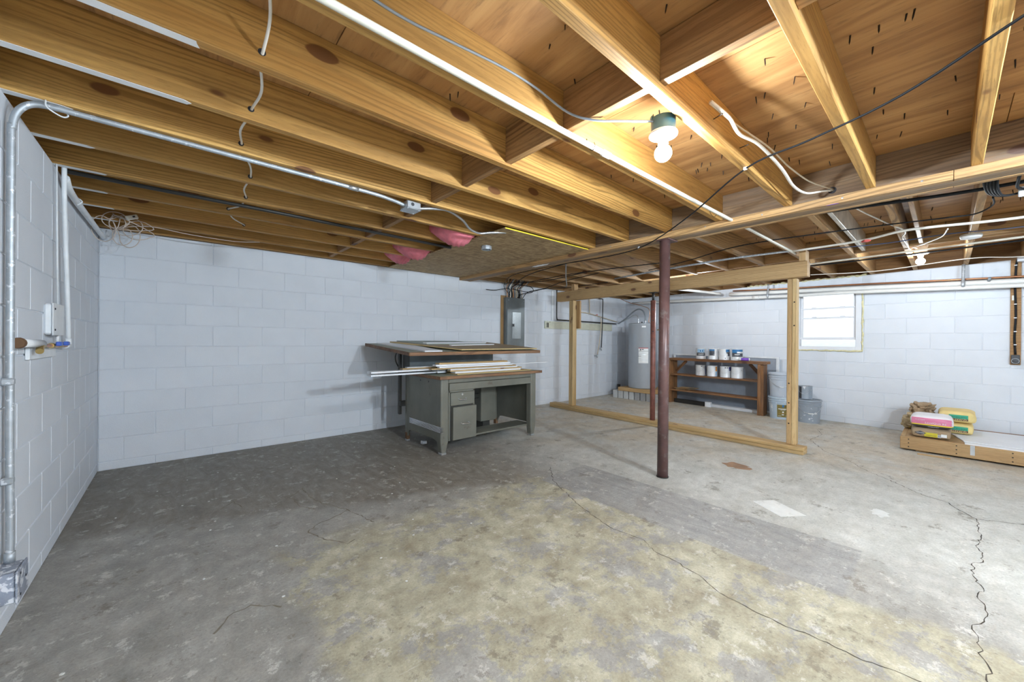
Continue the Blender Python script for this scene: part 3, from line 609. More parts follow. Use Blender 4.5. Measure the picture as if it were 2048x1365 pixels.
# long black coax stapled under the joists from upper right to the panel
t = thing('black_cable', (2.34, .73, 2.1), 'long black coaxial cable slung diagonally under joists toward the breaker panel', 'cable')
tube('cable', [(1.70, -.30, 2.12), (1.84, -.142, 2.122), (2.03, .12, 2.095), (2.18, .42, 2.10), (2.34, .731, 2.122), (2.75, 1.2, 2.08), (3.1, 1.62, 2.065), (3.32, 1.95, 2.062), (3.42, 2.3, 2.066), (3.45, 2.8, 2.08), (3.47, 3.3, 2.09), (3.6, 4.1, 2.10), (3.95, 4.70, 2.05), (4.15, 4.80, 1.94), (4.18, 4.80, 1.89)], .0048, 'black_cable', t, 8, 6)
for p in ((2.34, .735, 2.1225), (3.32, 1.95, 2.068)): cbox('staple', p, (.012, .018, .018), 'white_board', t, .003)

# ================================================================== STRAND BOARD AND INSULATION BELOW THE BACK JOISTS
t = thing('strand_board_panel', (2.65, 3.65, 2.118), 'strand board panel screwed under the joists near breaker panel', 'panel')
box('sheet', (2.085, 2.47, 2.117), (3.220, 4.84, 2.1285), 'strand_board', t, .001)
box('edge_tape', (2.085, 2.465, 2.118), (3.215, 2.4695, 2.128), 'yellow_tape', t, .001)
t = thing('ceiling_box', (2.34, 3.06, 2.117), 'round galvanised ceiling box on the strand board panel', 'junction box')
lathe('box_body', [(.0, 0), (.05, 0), (.052, -.004), (.052, -.036), (.049, -.038), (.046, -.036), (.046, -.006), (0, -.006)], (2.34, 3.06, 2.117), 'galvanised', t, 8)
lathe('cover_screw', [(0, -.04), (.006, -.04), (.005, -.006), (0, -.006)], (2.355, 3.05, 2.117), 'galvanised', t, 8)
def batt(x0, x1, y0, y1, drop, label):
    """end of a fibreglass batt bulging below the joists where the strand board starts"""
    V = []; Fc = []; nx, ny = 14, 14
    for i in range(nx+1):
        for j in range(ny+1):
            u, v = i/nx, j/ny; x = x0+(x1-x0)*u; y = y0+(y1-y0)*v
            prof = (math.sin(math.pi*v)**.5)*(math.sin(math.pi*(.08+.62*u))**.7)
            z = 2.215-(.095+drop)*prof+.009*math.sin(34*u+9*v+7*math.sin(6*v))*prof
            V.append((x-x0, y-y0, max(2.131, z)-2.2 if x > 2.08 else z-2.2))
    off = len(V)
    for i in range(nx+1):
        for j in range(ny+1): p = V[i*(ny+1)+j]; V.append((p[0], p[1], .1))
    q = lambda i, j: i*(ny+1)+j
    for i in range(nx):
        for j in range(ny): Fc.append((q(i, j), q(i, j+1), q(i+1, j+1), q(i+1, j))); Fc.append((off+q(i, j), off+q(i+1, j), off+q(i+1, j+1), off+q(i, j+1)))
    for i in range(nx):
        for j in (0, ny): Fc.append((q(i, j), q(i+1, j), off+q(i+1, j), off+q(i, j)))
    for j in range(ny):
        for i in (0, nx): Fc.append((q(i, j), off+q(i, j), off+q(i, j+1), q(i, j+1)))
    tag(mobj('insulation_batt', V, Fc, 'insulation_pink', None, (x0, y0, 2.2), smooth=True), label, 'insulation', 'pink insulation batts above the strand board')
batt(1.80, 2.09, 2.872, 3.246, .06, 'pink insulation batt bulging at strand board edge, nearest the viewer')
batt(1.80, 2.09, 3.702, 4.071, .06, 'pink insulation batt bulging at strand board edge, middle of three')
batt(1.88, 2.09, 4.117, 4.486, .045, 'pink insulation batt bulging at strand board edge, nearest back wall')
tag(tube('black_conduit', [(-.47, 3.315, 2.117), (.5, 3.315, 2.117), (2.084, 3.316, 2.105)], .0125, 'dark_metal', None, 10, 1), 'thin black pipe running beneath the sixth joist toward strand board', 'pipe')

# ================================================================== BREAKER PANEL AND BACK WALL SERVICES
t = thing('breaker_panel', (4.29, 4.83, 1.0), 'grey steel breaker panel on the back wall behind the desk', 'electrical panel')
box('cabinet', (4.085, 4.79, .98), (4.475, 4.867, 1.885), 'panel_grey', t, .004)
box('front_cover', (4.095, 4.778, .975), (4.487, 4.790, 1.885), 'panel_grey', t, .004)
d_ = box('door', (4.20, 4.772, 1.20), (4.395, 4.779, 1.645), 'panel_door', t, .003)
box('latch', (4.195, 4.765, 1.40), (4.245, 4.772, 1.45), 'panel_grey', d_, .003); box('latch_slot', (4.205, 4.7635, 1.41), (4.235, 4.7655, 1.44), 'ink', d_, .001)
for z in (1.02, 1.84):
    for x in (4.12, 4.46): lathe('screw', [(0, 0), (.007, 0), (.006, .003), (0, .004)], (x, 4.778, z), 'zinc_bright', t, 8, (R(90), 0, 0))
box('backer_board', (4.035, 4.868, .95), (4.52, 4.8855, 1.92), 'old_wood_z', t)
cr = random.Random(4)
wm = ['copper', 'beige_cable', 'grey_cable', 'black_cable', 'white_cable', 'beige_cable', 'grey_cable', 'copper', 'black_cable', 'white_cable', 'grey_cable']
for i in range(22):
    x = 4.11+.0165*i; yy = 4.80+.035*(i % 2); x2 = x+cr.uniform(-.045, .03); y2 = 4.74+cr.uniform(-.10, .08)
    tube('feeder_cable', [(x, yy, 1.875), (x+cr.uniform(-.008, .008), yy, 1.95), (x2, yy-.01, 2.05), (x2+cr.uniform(-.03, .03), y2, 2.125), (x2, y2-.05, 2.2)], cr.uniform(.0055, .010), wm[(i*5) % 11], t, 7, 5)
for i, pts in enumerate((((4.14, 4.80, 1.89), (4.10, 4.74, 2.02), (3.85, 4.80, 1.98), (3.72, 4.868, 1.985)), ((4.2, 4.78, 2.03), (4.4, 4.6, 1.98), (4.75, 4.55, 2.06), (5.1, 4.3, 2.10), (5.2, 3.6, 2.115)), ((4.45, 4.8, 1.89), (4.5, 4.7, 2.0), (4.7, 4.5, 2.06), (4.6, 4.0, 2.11), (4.4, 3.2, 2.115)),
        ((4.25, 4.74, 2.10), (4.35, 4.5, 2.05), (4.45, 4.55, 1.98), (4.40, 4.75, 1.96), (4.33, 4.8, 1.89)), ((4.02, 4.70, 2.10), (4.15, 4.45, 2.10), (4.4, 4.2, 2.12), (4.2, 3.2, 2.115)))):
    tube('loose_cable', pts, .0055, 'black_cable', t, 7, 7)
# cream board with pipe drops
t = thing('pipe_board', (6.1, 4.875, 1.45), 'long cream-painted board on back wall right of breaker panel', 'board')
box('board', (5.08, 4.862, 1.395), (7.20, 4.8855, 1.535), 'cream_board', t); box('top_cleat', (5.20, 4.85, 1.505), (7.1, 4.864, 1.53), 'cream_board', t)
for x in (5.13, 5.16): cbox('clip', (x, 4.858, 1.46), (.012, .012, .09), 'dark_metal', t)
tag(tube('black_pipe', [(5.345, 4.82, 2.12), (5.345, 4.82, 1.70), (5.35, 4.82, 1.60), (5.38, 4.825, 1.568), (5.5, 4.83, 1.565), (6.8, 4.83, 1.558), (7.28, 4.82, 1.552)], .011, 'dark_metal', None, 10, 5), 'thin black pipe turning down and along top of cream board', 'pipe')
tag(tube('black_pipe', [(6.60, 4.80, 2.12), (6.605, 4.80, 2.075), (6.63, 4.80, 2.06), (6.74, 4.80, 2.058), (6.763, 4.80, 2.04), (6.763, 4.80, 1.9), (6.755, 4.80, 1.5), (6.748, 4.82, 1.03)], .010, 'dark_metal', None, 10, 4), 'black pipe with an offset bend dropping past cream board to tap', 'pipe')
t = thing('copper_line', (6.38, 4.82, 1.7), 'thin tan supply line slanting to water heater along back wall', 'pipe')
tube('riser', [(6.375, 4.855, 2.12), (6.385, 4.855, 1.74)], .009, 'beige_cable', t, 8, 1); tube('run', [(6.0, 4.855, 1.75), (6.385, 4.855, 1.735), (7.0, 4.855, 1.65), (7.38, 4.855, 1.60)], .009, 'beige_cable', t, 8, 3)
tube('drop', [(6.70, 4.855, 1.69), (6.70, 4.80, 1.64), (6.685, 4.79, 1.35), (6.615, 4.82, .89)], .009, 'beige_cable', t, 8, 3); cbox('valve_handle', (6.56, 4.80, 1.715), (.05, .02, .014), 'red_tag', t, .003)
for (x, z, lb) in ((6.745, 1.005, 'small brass tap on the back wall, the higher of two'), (6.60, .86, 'small brass tap on the back wall, the lower of two')):
    t = thing('hose_tap', (x, 4.83, z), lb, 'tap', 'taps on the back wall')
    tube('tap_body', [(x, 4.885, z), (x, 4.83, z), (x-.02, 4.80, z-.03)], .012, 'galvanised', t, 9, 4); tube('tap_handle', [(x-.03, 4.815, z+.03), (x+.03, 4.815, z+.03)], .006, 'galvanised', t, 7, 1); tube('tap_stem', [(x, 4.825, z), (x, 4.815, z+.03)], .005, 'galvanised', t, 7, 1)
tag(cbox('wall_patch_conduit', (5.29, 4.878, 1.83), (.05, .016, .56), 'white_paint', None, .003), 'white-painted flat wood strip upright on back wall above cream board', 'board')

# ================================================================== DESK
DX0, DX1, DY0, DY1 = 2.01, 3.36, 3.365, 4.16
t = thing('steel_desk', (2.68, 3.76, 0), 'grey-green steel tanker desk with two drawers and wood-edged top', 'desk')
top = box('desk_top', (1.992, 3.345, .772), (3.432, 4.19, .800), 'lino_top', t, .004)
box('top_edging', (1.988, 3.333, .770), (3.436, 3.3465, .801), 'desk_edge', top, .003); box('top_edging', (1.980, 3.333, .770), (1.9935, 4.19, .801), 'desk_edge', top, .003)
def endpanel(x0, x1, inset):
    """steel desk end: plate with arched foot cut-out, rounded front corner posts"""
    prof = [(DY0+.03, .10), (DY0+.10, .135), (DY0+.16, .145), (DY1-.16, .145), (DY1-.10, .135), (DY1-.05, .06), (DY1-.05, .02), (DY1, .02), (DY1, .77), (DY0+.03, .77)]
    n = len(prof); V = [(x0, y, z) for y, z in prof]+[(x1, y, z) for y, z in prof]
    Fc = [tuple(range(n)), tuple(range(n, 2*n))[::-1]]+[(i, n+i, n+(i+1) % n, (i+1) % n) for i in range(n)]
    return mobj('end_panel', V, Fc, 'desk_green', t)
el = endpanel(2.012, 2.030, 0); er = endpanel(3.34, 3.358, 0)
def leg(x0, x1):
    """front corner post tapering to the foot, with a rounded front edge"""
    out = []
    for z, a, b_ in ((.77, x0, x1), (.13, x0, x1), (.022, x0+.012, x1-.026)):
        w = b_-a; r_ = .016; row = []
        for cx, cy, s in ((a+r_, DY0+r_, 180), (b_-r_, DY0+r_, 270)):
            for k in range(5): an = R(s+k*22.5); row.append((cx+r_*math.cos(an), cy+r_*math.sin(an), z))
        row += [(b_, DY0+.075, z), (a, DY0+.075, z)]; out.append(row)
    n = len(out[0]); V = [p for r__ in out for p in r__]
    Fc = [(i*n+j, i*n+(j+1) % n, (i+1)*n+(j+1) % n, (i+1)*n+j) for i in range(2) for j in range(n)]+[tuple(range(n)), tuple(range(2*n, 3*n))[::-1]]
    o = mobj('leg', V, Fc, 'desk_green', t)
    box('foot_cap', (out[2][0][0]-.001, DY0, 0), (out[2][5][0]+.016, DY0+.07, .022), 'can_steel', o, .003)
    return o
leg(2.009, 2.104); leg(3.272, 3.361)
for x in (2.012, 3.328): lg = box('leg', (x-.002, DY1-.05, .02), (x+.034, DY1+.001, .77), 'desk_green', t); box('rust_patch', (x-.0026, DY1-.0505, .02), (x+.0346, DY1+.0016, .10), 'desk_rust', lg); box('foot_cap', (x-.002, DY1-.05, 0), (x+.034, DY1+.002, .02), 'can_steel', lg)
box('apron', (2.104, DY0+.004, .727), (3.272, DY0+.03, .77), 'desk_green', t); dr = box('centre_drawer', (2.108, DY0-.004, .648), (3.268, DY0+.02, .723), 'desk_green', t, .003)
box('pedestal', (2.106, DY0+.012, .13), (2.428, DY1-.03, .645), 'desk_dark', t); box('pedestal_face', (2.412, DY0+.006, .14), (2.430, DY0+.03, .645), 'desk_green', t)
box('pedestal_face', (2.104, DY0+.006, .13), (2.122, DY0+.03, .645), 'desk_green', t); box('pedestal_face', (2.104, DY0+.006, .628), (2.43, DY0+.03, .647), 'desk_green', t)
box('pedestal_side', (2.4285, DY0+.03, .13), (2.434, DY1-.03, .645), 'desk_green', t)
def pull(x, z, y, par):
    tube('handle', [(x-.045, y, z), (x-.043, y-.02, z-.004), (x, y-.027, z-.006), (x+.043, y-.02, z-.004), (x+.045, y, z)], .0052, 'chrome', par, 8, 5)
    for s in (-1, 1): lathe('handle_foot', [(0, 0), (.009, 0), (.007, .006), (0, .007)], (x+s*.045, y, z), 'chrome', par, 10, (R(90), 0, 0))
d1 = box('drawer', (2.124, DY0-.003, .490), (2.414, DY0+.25, .626), 'desk_green', t, .004); pull(2.265, .555, DY0-.003, d1)
lathe('lock', [(0, 0), (.011, 0), (.010, .004), (0, .005)], (2.265, DY0-.003, .60), 'zinc_bright', d1, 14, (R(90), 0, 0))
d2 = box('drawer', (2.138, DY0-.03, .138), (2.432, DY0+.25, .478), 'desk_green', t, .004); pull(2.282, .305, DY0-.03, d2)
box('back_panel', (2.43, DY1-.02, .60), (3.34, DY1, .77), 'desk_dark', t)
cab = box('rear_cabinet', (2.86, DY1-.33, .155), (3.10, DY1-.02, .60), 'desk_green', t, .004); box('cabinet_door_gap', (3.0985, DY1-.30, .2), (3.102, DY1-.05, .58), 'ink', cab, .001); box('cabinet_foot', (2.93, DY1-.28, .02), (3.04, DY1-.1, .155), 'desk_dark', cab)
box('foot_rest', (2.432, DY0+.07, .118), (3.34, DY0+.32, .138), 'desk_green', t, .004)
for z0, z1 in ((.47, .455), (.42, .40)): tube('brace_rod', [(2.43, DY1-.2, z0), (2.9, DY1-.28, z1+.05)], .007, 'desk_dark', t, 7, 1)
for i in range(5): box('chrome_trim', (2.004, DY0-.014, .2265+.0125*i), (2.013, 4.045, .2355+.0125*i), 'chrome', el, .002)
for i in range(5): box('chrome_trim', (2.004, DY0-.014, .2265+.0125*i), (2.032, DY0+.004, .2355+.0125*i), 'chrome', el, .002)
for y in (3.80, 3.62): lathe('bolt_hole', [(0, 0), (.009, 0), (.009, .001), (0, .001)], (2.0115, y, .73), 'ink', el, 10, (0, R(-90), 0))
# tilted drafting board carried on uprights at the back of the desk
t = thing('drafting_board', (2.68, 4.2, .80), 'large drafting board with wooden edges held above the desk on uprights', 'drafting table')
A = math.atan2(.08, 1.17); rot = (A, 0, 0); cy, cz = 4.135, 1.068
def onb(dx, dy, dz): return (2.68+dx, cy+dy*math.cos(A)-dz*math.sin(A), cz+dy*math.sin(A)+dz*math.cos(A))
bd = cbox('board', onb(0, 0, 0), (1.84, 1.17, .030), 'lino_top', t, .003, rot)
cbox('front_edge', onb(0, -.59, -.002), (1.85, .018, .036), 'desk_edge', bd, .003, rot); cbox('side_edge', onb(-.925, 0, -.002), (.014, 1.19, .036), 'desk_edge', bd, .003, rot); cbox('side_edge', onb(.925, 0, -.002), (.014, 1.19, .036), 'desk_edge', bd, .003, rot)
hs_ = box('housing', (1.985, 4.02, .80), (3.20, 4.18, 1.02), 'desk_dark', t, .006); box('housing_face', (1.99, 4.014, .84), (3.19, 4.021, 1.012), 'panel_grey', hs_, .003)
box('upright', (1.955, 4.20, .30), (1.985, 4.245, 1.07), 'dark_metal', t, .003); box('upright', (3.30, 4.20, .30), (3.33, 4.245, 1.07), 'dark_metal', t, .003)
box('mount_bracket', (1.955, 4.165, .40), (3.33, 4.205, .46), 'dark_metal', t, .003)
tube('tilt_handle', [(1.945, 4.22, .86), (1.90, 4.18, .92), (1.885, 4.16, .98), (1.90, 4.14, 1.05)], .007, 'dark_metal', t, 8, 5)
def sheet(name, pts, th, mat, label, cat, dz, edge=None):
    """flat sheet lying on the tilted board; pts in board coordinates"""
    n = len(pts); V = [onb(x, y, .0155+dz) for x, y in pts]+[onb(x, y, .0155+dz+th) for x, y in pts]
    Fc = [tuple(range(n))[::-1], tuple(range(n, 2*n))]+[(i, (i+1) % n, n+(i+1) % n, n+i) for i in range(n)]
    o0 = Vector(V[0]); V = [Vector(v)-o0 for v in V]
    return tag(mobj(name, V, Fc, mat, None, o0, mats=[mat, edge or mat], fm=[0, 0]+[1]*n), label, cat)
sheet('white_hardboard', [(-.83, .50), (-.74, -.56), (-.53, -.56), (-.48, .50)], .012, 'white_board', 'narrow white panel lying at left of the drafting board', 'panel', 0)
sheet('plywood_offcut', [(-.64, .54), (-.30, -.58), (.90, -.56), (.86, .54)], .013, 'hardboard', 'large brown plywood sheet lying across the drafting board', 'plywood sheet', .014, 'ply_edge')
sheet('green_panel', [(-.54, .56), (-.38, .06), (.55, .1), (.35, .56)], .010, 'green_board', 'grey-green thin panel lying at the back on plywood sheet', 'panel', .0275)
sheet('white_strip', [(-.40, .12), (-.38, .07), (.60, .15), (.58, .20)], .010, 'white_board', 'white wood strip on the grey-green panel edge', 'wood strip', .0385)
sheet('white_strip', [(-.16, -.10), (-.15, -.14), (.60, -.03), (.59, .01)], .010, 'white_board', 'white wood strip lying alone on the plywood sheet', 'wood strip', .0275)
# stack of trim boards between desk top and drafting board
def trim(x0, x1, y, z, w, h, mat, label, a=0.0, end=None):
    L = x1-x0
    o = cbox('trim_board', ((x0+x1)/2, y, z+h/2), (L, w, h), mat, None, .0015, (0, 0, R(a)))
    tag(o, label, 'trim board', 'trim boards stacked on the desk'); return o
tag(box('plywood_offcut', (2.24, 3.42, .8012), (3.33, 3.86, .8115), 'ply_edge', None, .001), 'small plywood sheet flat on the desk top under trim boards', 'plywood sheet')
trim(2.25, 3.20, 3.52, .812, .09, .018, 'white_board', 'white trim board lowest of the desk stack, at its front')
trim(1.40, 2.26, 3.70, .812, .10, .016, 'white_board', 'lowest white trim board jutting far out left of the desk', 2)
trim(2.20, 3.24, 3.53, .831, .07, .014, 'new_wood_x', 'bare pine trim board second from bottom of the desk stack')
trim(1.38, 2.70, 3.66, .8465, .09, .016, 'white_board', 'white trim board jutting furthest left over desk edge', 3)
trim(2.20, 3.16, 3.52, .8465, .06, .015, 'white_board', 'white trim board third from bottom of the desk stack front')
trim(1.74, 2.90, 3.72, .8635, .06, .012, 'new_wood_x', 'thin pine trim board jutting left above the white ones', 2)
trim(1.96, 3.12, 3.50, .8635, .06, .012, 'new_wood_x', 'bare pine trim board at the middle front of desk stack')
trim(2.55, 3.78, 3.60, .877, .05, .009, 'white_board', 'slim white trim board jutting out right of the desk', -1)
trim(2.05, 3.06, 3.49, .8775, .05, .016, 'white_board', 'white trim board third from top of the desk stack')
trim(1.80, 2.62, 3.72, .8765, .05, .008, 'white_board', 'slim white trim board jutting left near stack top', 1)
trim(2.02, 3.04, 3.52, .895, .07, .017, 'white_board', 'white trim board second from top of the desk stack')
trim(2.06, 3.0, 3.53, .9135, .08, .016, 'new_wood_x', 'bare pine trim board topmost of the desk stack')
tag(box('trim_block', (2.12, 3.62, .8125), (2.22, 3.74, .8455), 'white_board', None, .002), 'short white wood block among the trim boards on desk', 'wood block')
tag(box('foam_block', (2.075, 3.86, 0), (2.13, 3.91, .035), 'white_board', None, .004), 'small white block on floor under left end of desk', 'block')

# ================================================================== PARTITION FRAME, JACK POST
def px(y): return 4.945+(y-1.0)*.034
t = thing('partition_frame', (5.0, 2.8, 0), 'unfinished pine partition frame with doubled bottom plate, studs and header', 'wall frame')
for z in (.019, .0575): beam('bottom_plate', (px(.97), .97, z), (px(4.66), 4.66, z), .14, .037, 'new_wood_x', t, .004)
for dy in (0, .043): box('stud', (4.945, 1.055+dy, .0765), (5.045, 1.096+dy, 1.853), 'new_wood_z' if dy == 0 else 'plat_wood_z', t, .004)
for dy in (0, .043): box('stud', (5.02, 4.16+dy, .0765), (5.12, 4.201+dy, 1.853), 'new_wood_z', t, .004)
box('cripple_block', (5.125, 4.10, 1.38), (5.165, 4.19, 1.853), 'plat_wood_z', t, .003)
for dx in (-.03, .03): beam('header', (px(.95)-.02+dx, .95, 1.9335), (px(4.50)-.02+dx, 4.50, 1.9335), .045, .161, 'plat_wood_x', t, .004)
box('cap_piece', (px(1.0)-.08, .965, 2.016), (px(1.0)+.06, 1.02, 2.128), 'plat_wood_z', t); box('cap_piece', (5.0, 4.12, 2.016), (5.10, 4.18, 2.128), 'old_wood_z', t)
for z in (.3, .52, .73, 1.35, 1.6): lathe('nail_head', [(0, 0), (.008, 0), (.007, .001), (0, .0012)], (4.9448, 1.118 if z < 1 else 1.075, z), 'nail_steel', t, 8, (0, R(-90), 0))
t = thing('jack_post', (4.985, 2.70, .077), 'slim red telescoping jack post with pin holes under the header', 'post')
tube('outer_tube', [(4.985, 2.70, .078), (4.985, 2.70, 1.74)], .0345, 'jack_red', t, 20, 1); tube('screw_tube', [(4.985, 2.70, 1.74), (4.985, 2.70, 1.846)], .0165, 'dark_metal', t, 14, 1)
box('top_plate', (4.935, 2.65, 1.846), (5.035, 2.75, 1.8525), 'dark_metal', t); lathe('collar', [(.0345, 0), (.037, .002), (.037, .018), (.0345, .02)], (4.985, 2.70, 1.15), 'jack_red', t, 20)
for z in (1.31, 1.46, 1.61): lathe('pin_hole', [(0, 0), (.009, 0), (.009, .0012), (0, .0012)], (4.985-.0342*.9, 2.70-.0342*.45, z), 'ink', t, 12, (0, R(-90), R(26)))

# ================================================================== WATER HEATER ON BLOCKS
hx, hy = 7.13, 4.085
for i in range(8):
    y = 4.60-.125*i
    lb = 'concrete block under the water heater, '+('nearest the back wall', 'second from the back wall', 'third from the back wall', 'fourth from the back wall', 'fifth from the back wall', 'sixth from the back wall', 'second from the shelf side', 'nearest the shelf')[i]
    tag(box('concrete_block', (6.86, y-.102, 0), (7.25, y, .158), 'pale_block' if i < 4 else 'raw_block', None, .004), lb, 'block', 'blocks under the water heater')
tag(box('concrete_block', (7.27, 3.62, 0), (7.52, 4.60, .158), 'raw_block', None, .004), 'long concrete slab behind the row of blocks under water heater', 'block')
t = thing('heater_platform', (7.13, 4.08, .16), 'square of timber boards carrying the water heater on blocks', 'platform')
for i in range(4): box('plank', (6.83+.165*i, 3.67, .1585), (6.83+.165*i+.16, 4.46, .232), 'plat_wood_y', t, .004)
t = thing('water_heater', (hx, hy, .233), 'tall grey cylindrical water heater with stickers standing in the corner', 'water heater')
tk = lathe('tank', [(0, 0), (.262, 0), (.272, .006), (.276, .02), (.276, 1.265), (.280, 1.27), (.280, 1.288), (.268, 1.30), (.2, 1.306), (0, 1.31)], (hx, hy, .233), 'heater_grey', t, 56)
def sticker(a0, a1, z0, z1, mat, par, r_=.2772, nm='sticker'):
    return lathe(nm, [(r_, z0), (r_+.0005, z0), (r_+.0005, z1), (r_, z1)], (hx, hy, 0), mat, par, 10, arc=(R(a0), R(a1)))
lb = sticker(194, 232, .74, 1.045, 'label_white', t)
for z0, z1, a0, a1, m_ in ((1.032, 1.045, 194, 232, 'ink_red'), (.975, .98, 194, 232, 'ink'), (.905, .915, 194, 232, 'can_steel'), (1.005, 1.018, 206, 214, 'ink'), (1.000, 1.02, 199, 204, 'ink'), (.985, .992, 198, 205, 'ink'), (.875, .882, 192, 204, 'ink'), (.83, .834, 192, 204, 'can_steel'), (.80, .804, 196, 230, 'can_steel')): sticker(a0, a1, z0, z1, m_, lb, .2776, 'print_line')
ly = sticker(250, 268, .85, 1.045, 'label_yellow', t); sticker(253, 265, 1.01, 1.03, 'ink', ly, .2776, 'print_line')
sticker(206, 222, 1.445, 1.475, 'label_white', t, .2775, 'name_plate')
for dx, dy in ((0, .10), (0, -.06)):
    lathe('nipple', [(.013, 0), (.016, 0), (.016, .05), (.013, .05)], (hx+dx, hy+dy, 1.535), 'zinc_bright', t, 12)
lathe('anode_cap', [(0, 0), (.014, 0), (.014, .03), (0, .032)], (hx, hy+.02, 1.54), 'dark_metal', t, 10)
tube('flex_hose', [(hx, hy-.06, 1.58), (hx, hy-.055, 1.68), (hx, hy+.0, 1.79), (hx, hy+.1, 1.83), (hx, hy+.22, 1.78), (hx+.04, hy+.42, 1.65), (hx+.18, hy+.68, 1.56)], .0145, 'grey_cable', t, 10, 7)
tube('flex_hose', [(hx, hy+.10, 1.58), (hx, hy+.105, 1.65), (hx, hy+.15, 1.705), (hx, hy+.24, 1.695), (hx+.06, hy+.42, 1.63), (hx+.18, hy+.70, 1.562)], .010, 'zinc_bright', t, 10, 7)
tube('drain_valve', [(hx-.1, hy-.26, .40), (hx-.115, hy-.30, .40), (hx-.118, hy-.31, .385)], .010, 'white_paint', t, 8, 3)
tube('relief_pipe', [(hx+.1, hy-.26, 1.40), (hx+.1, hy-.33, 1.40), (hx+.1, hy-.34, 1.36), (hx+.1, hy-.34, .7)], .011, 'brass', t, 8, 3)
tag(tube('heater_wire', [(hx+.12, hy+.62, 2.10), (hx+.05, hy+.35, 1.99), (hx, hy+.04, 1.90), (hx, hy-.12, 1.83), (hx, hy-.15, 1.72), (hx, hy-.13, 1.58), (hx, hy-.15, 1.54)], .006, 'copper', None, 8, 6), 'copper-brown flexible whip curving down to top of water heater', 'cable')
# leftover rag of pipe in the corner
tag(tube('drain_stub', [(7.35, 4.78, 0), (7.35, 4.78, .22)], .035, 'dark_metal', None, 12, 1), 'short dark pipe stub on floor in the back corner', 'pipe')

# ================================================================== SHELF UNIT ALONG THE WINDOW WALL
SY0, SY1, SO0, SO1 = 1.90, 3.51, .22, .465           # span along the wall, back and front distance from it
def sb(name, y0, y1, o0, o1, z0, z1, mat, par, bev=.003): return wbox(name, y0, y1, z0, z1, (o0+o1)/2, o1-o0, mat, par, bev)
t = thing('shelf_unit', wp(.34, 2.7, 0), 'low dark-stained wooden shelf unit of rough boards against window wall', 'shelf')
sb('side_board', SY0, SY0+.045, SO0, SO1, 0, .815, 'shelf_wood_z', t); sb('side_board', SY1-.045, SY1, SO0, SO1, 0, .815, 'shelf_wood_z', t)
sb('side_post', SY0-.04, SY0-.001, SO1-.10, SO1-.005, 0, .80, 'shelf_wood_z', t)
sb('top_board', SY0-.045, SY1+.01, SO0, SO0+.12, .8155, .858, 'shelf_wood_y', t); sb('top_board', SY0-.045, SY1+.01, SO0+.124, SO1+.004, .8155, .856, 'shelf_wood_y', t)
for z in (.262, .556):
    sb('shelf_board', SY0+.0455, SY1-.0455, SO0, SO0+.115, z-.026, z, 'shelf_wood_y', t); sb('shelf_board', SY0+.0455, SY1-.0455, SO0+.12, SO1-.004, z-.027, z-.001, 'shelf_wood_y', t)
for y0, z0, y1, z1 in ((SY0+.05, .60, SY0+.24, .805), (SY1-.05, .60, SY1-.26, .805)):
    beam('brace', wp(SO0+.05, y0, z0), wp(SO0+.05, y1, z1), .02, .05, 'shelf_wood_x', t)
# framed grey panel leaning on the wall behind the shelf
t = thing('leaning_panel', wp(.08, 2.7, 0), 'wide grey panel in a pale frame leaning on window wall behind shelf', 'panel')
sb('panel', 1.83, 3.60, .05, .065, .03, .90, 'grey_panel', t); sb('frame_rail', 1.79, 3.64, .045, .075, .90, .93, 'white_paint', t); sb('frame_rail', 1.79, 3.64, .045, .075, 0, .03, 'white_paint', t)
sb('frame_stile', 1.79, 1.83, .045, .075, .03, .90, 'white_paint', t); sb('frame_stile', 3.60, 3.64, .045, .075, .03, .90, 'white_paint', t)
tag(sb('floor_board', 1.98, 3.44, .24, .30, 0, .05, 'white_board', None), 'long white board lying on floor under the shelf unit', 'board')
tag(sb('black_strip', 2.86, 3.44, .22, .26, .0505, .085, 'dark_metal', None), 'black strip lying on the white board under shelf unit', 'strip') if False else None
tag(sb('black_strip', 2.86, 3.44, .31, .36, 0, .075, 'dark_metal', None), 'black strip of trim on floor under the shelf unit', 'strip')
tag(sb('white_block', 2.74, 2.84, .31, .37, 0, .09, 'white_board', None), 'small white block on floor under the shelf unit', 'block')
t = thing('wood_scraps', wp(.34, 3.2, .262), 'small pile of thin wood scraps on lowest shelf', 'wood scraps')
q_ = random.Random(2)
for i in range(7): cbox('scrap', wp(.34+q_.uniform(-.05, .06), 3.2+q_.uniform(-.08, .1), .267+.007*i), (q_.uniform(.04, .1), q_.uniform(.15, .32), .006), 'old_wood_y' if i % 2 else 'hardboard', t, .001, (0, 0, RZ+q_.uniform(-.2, .2)))
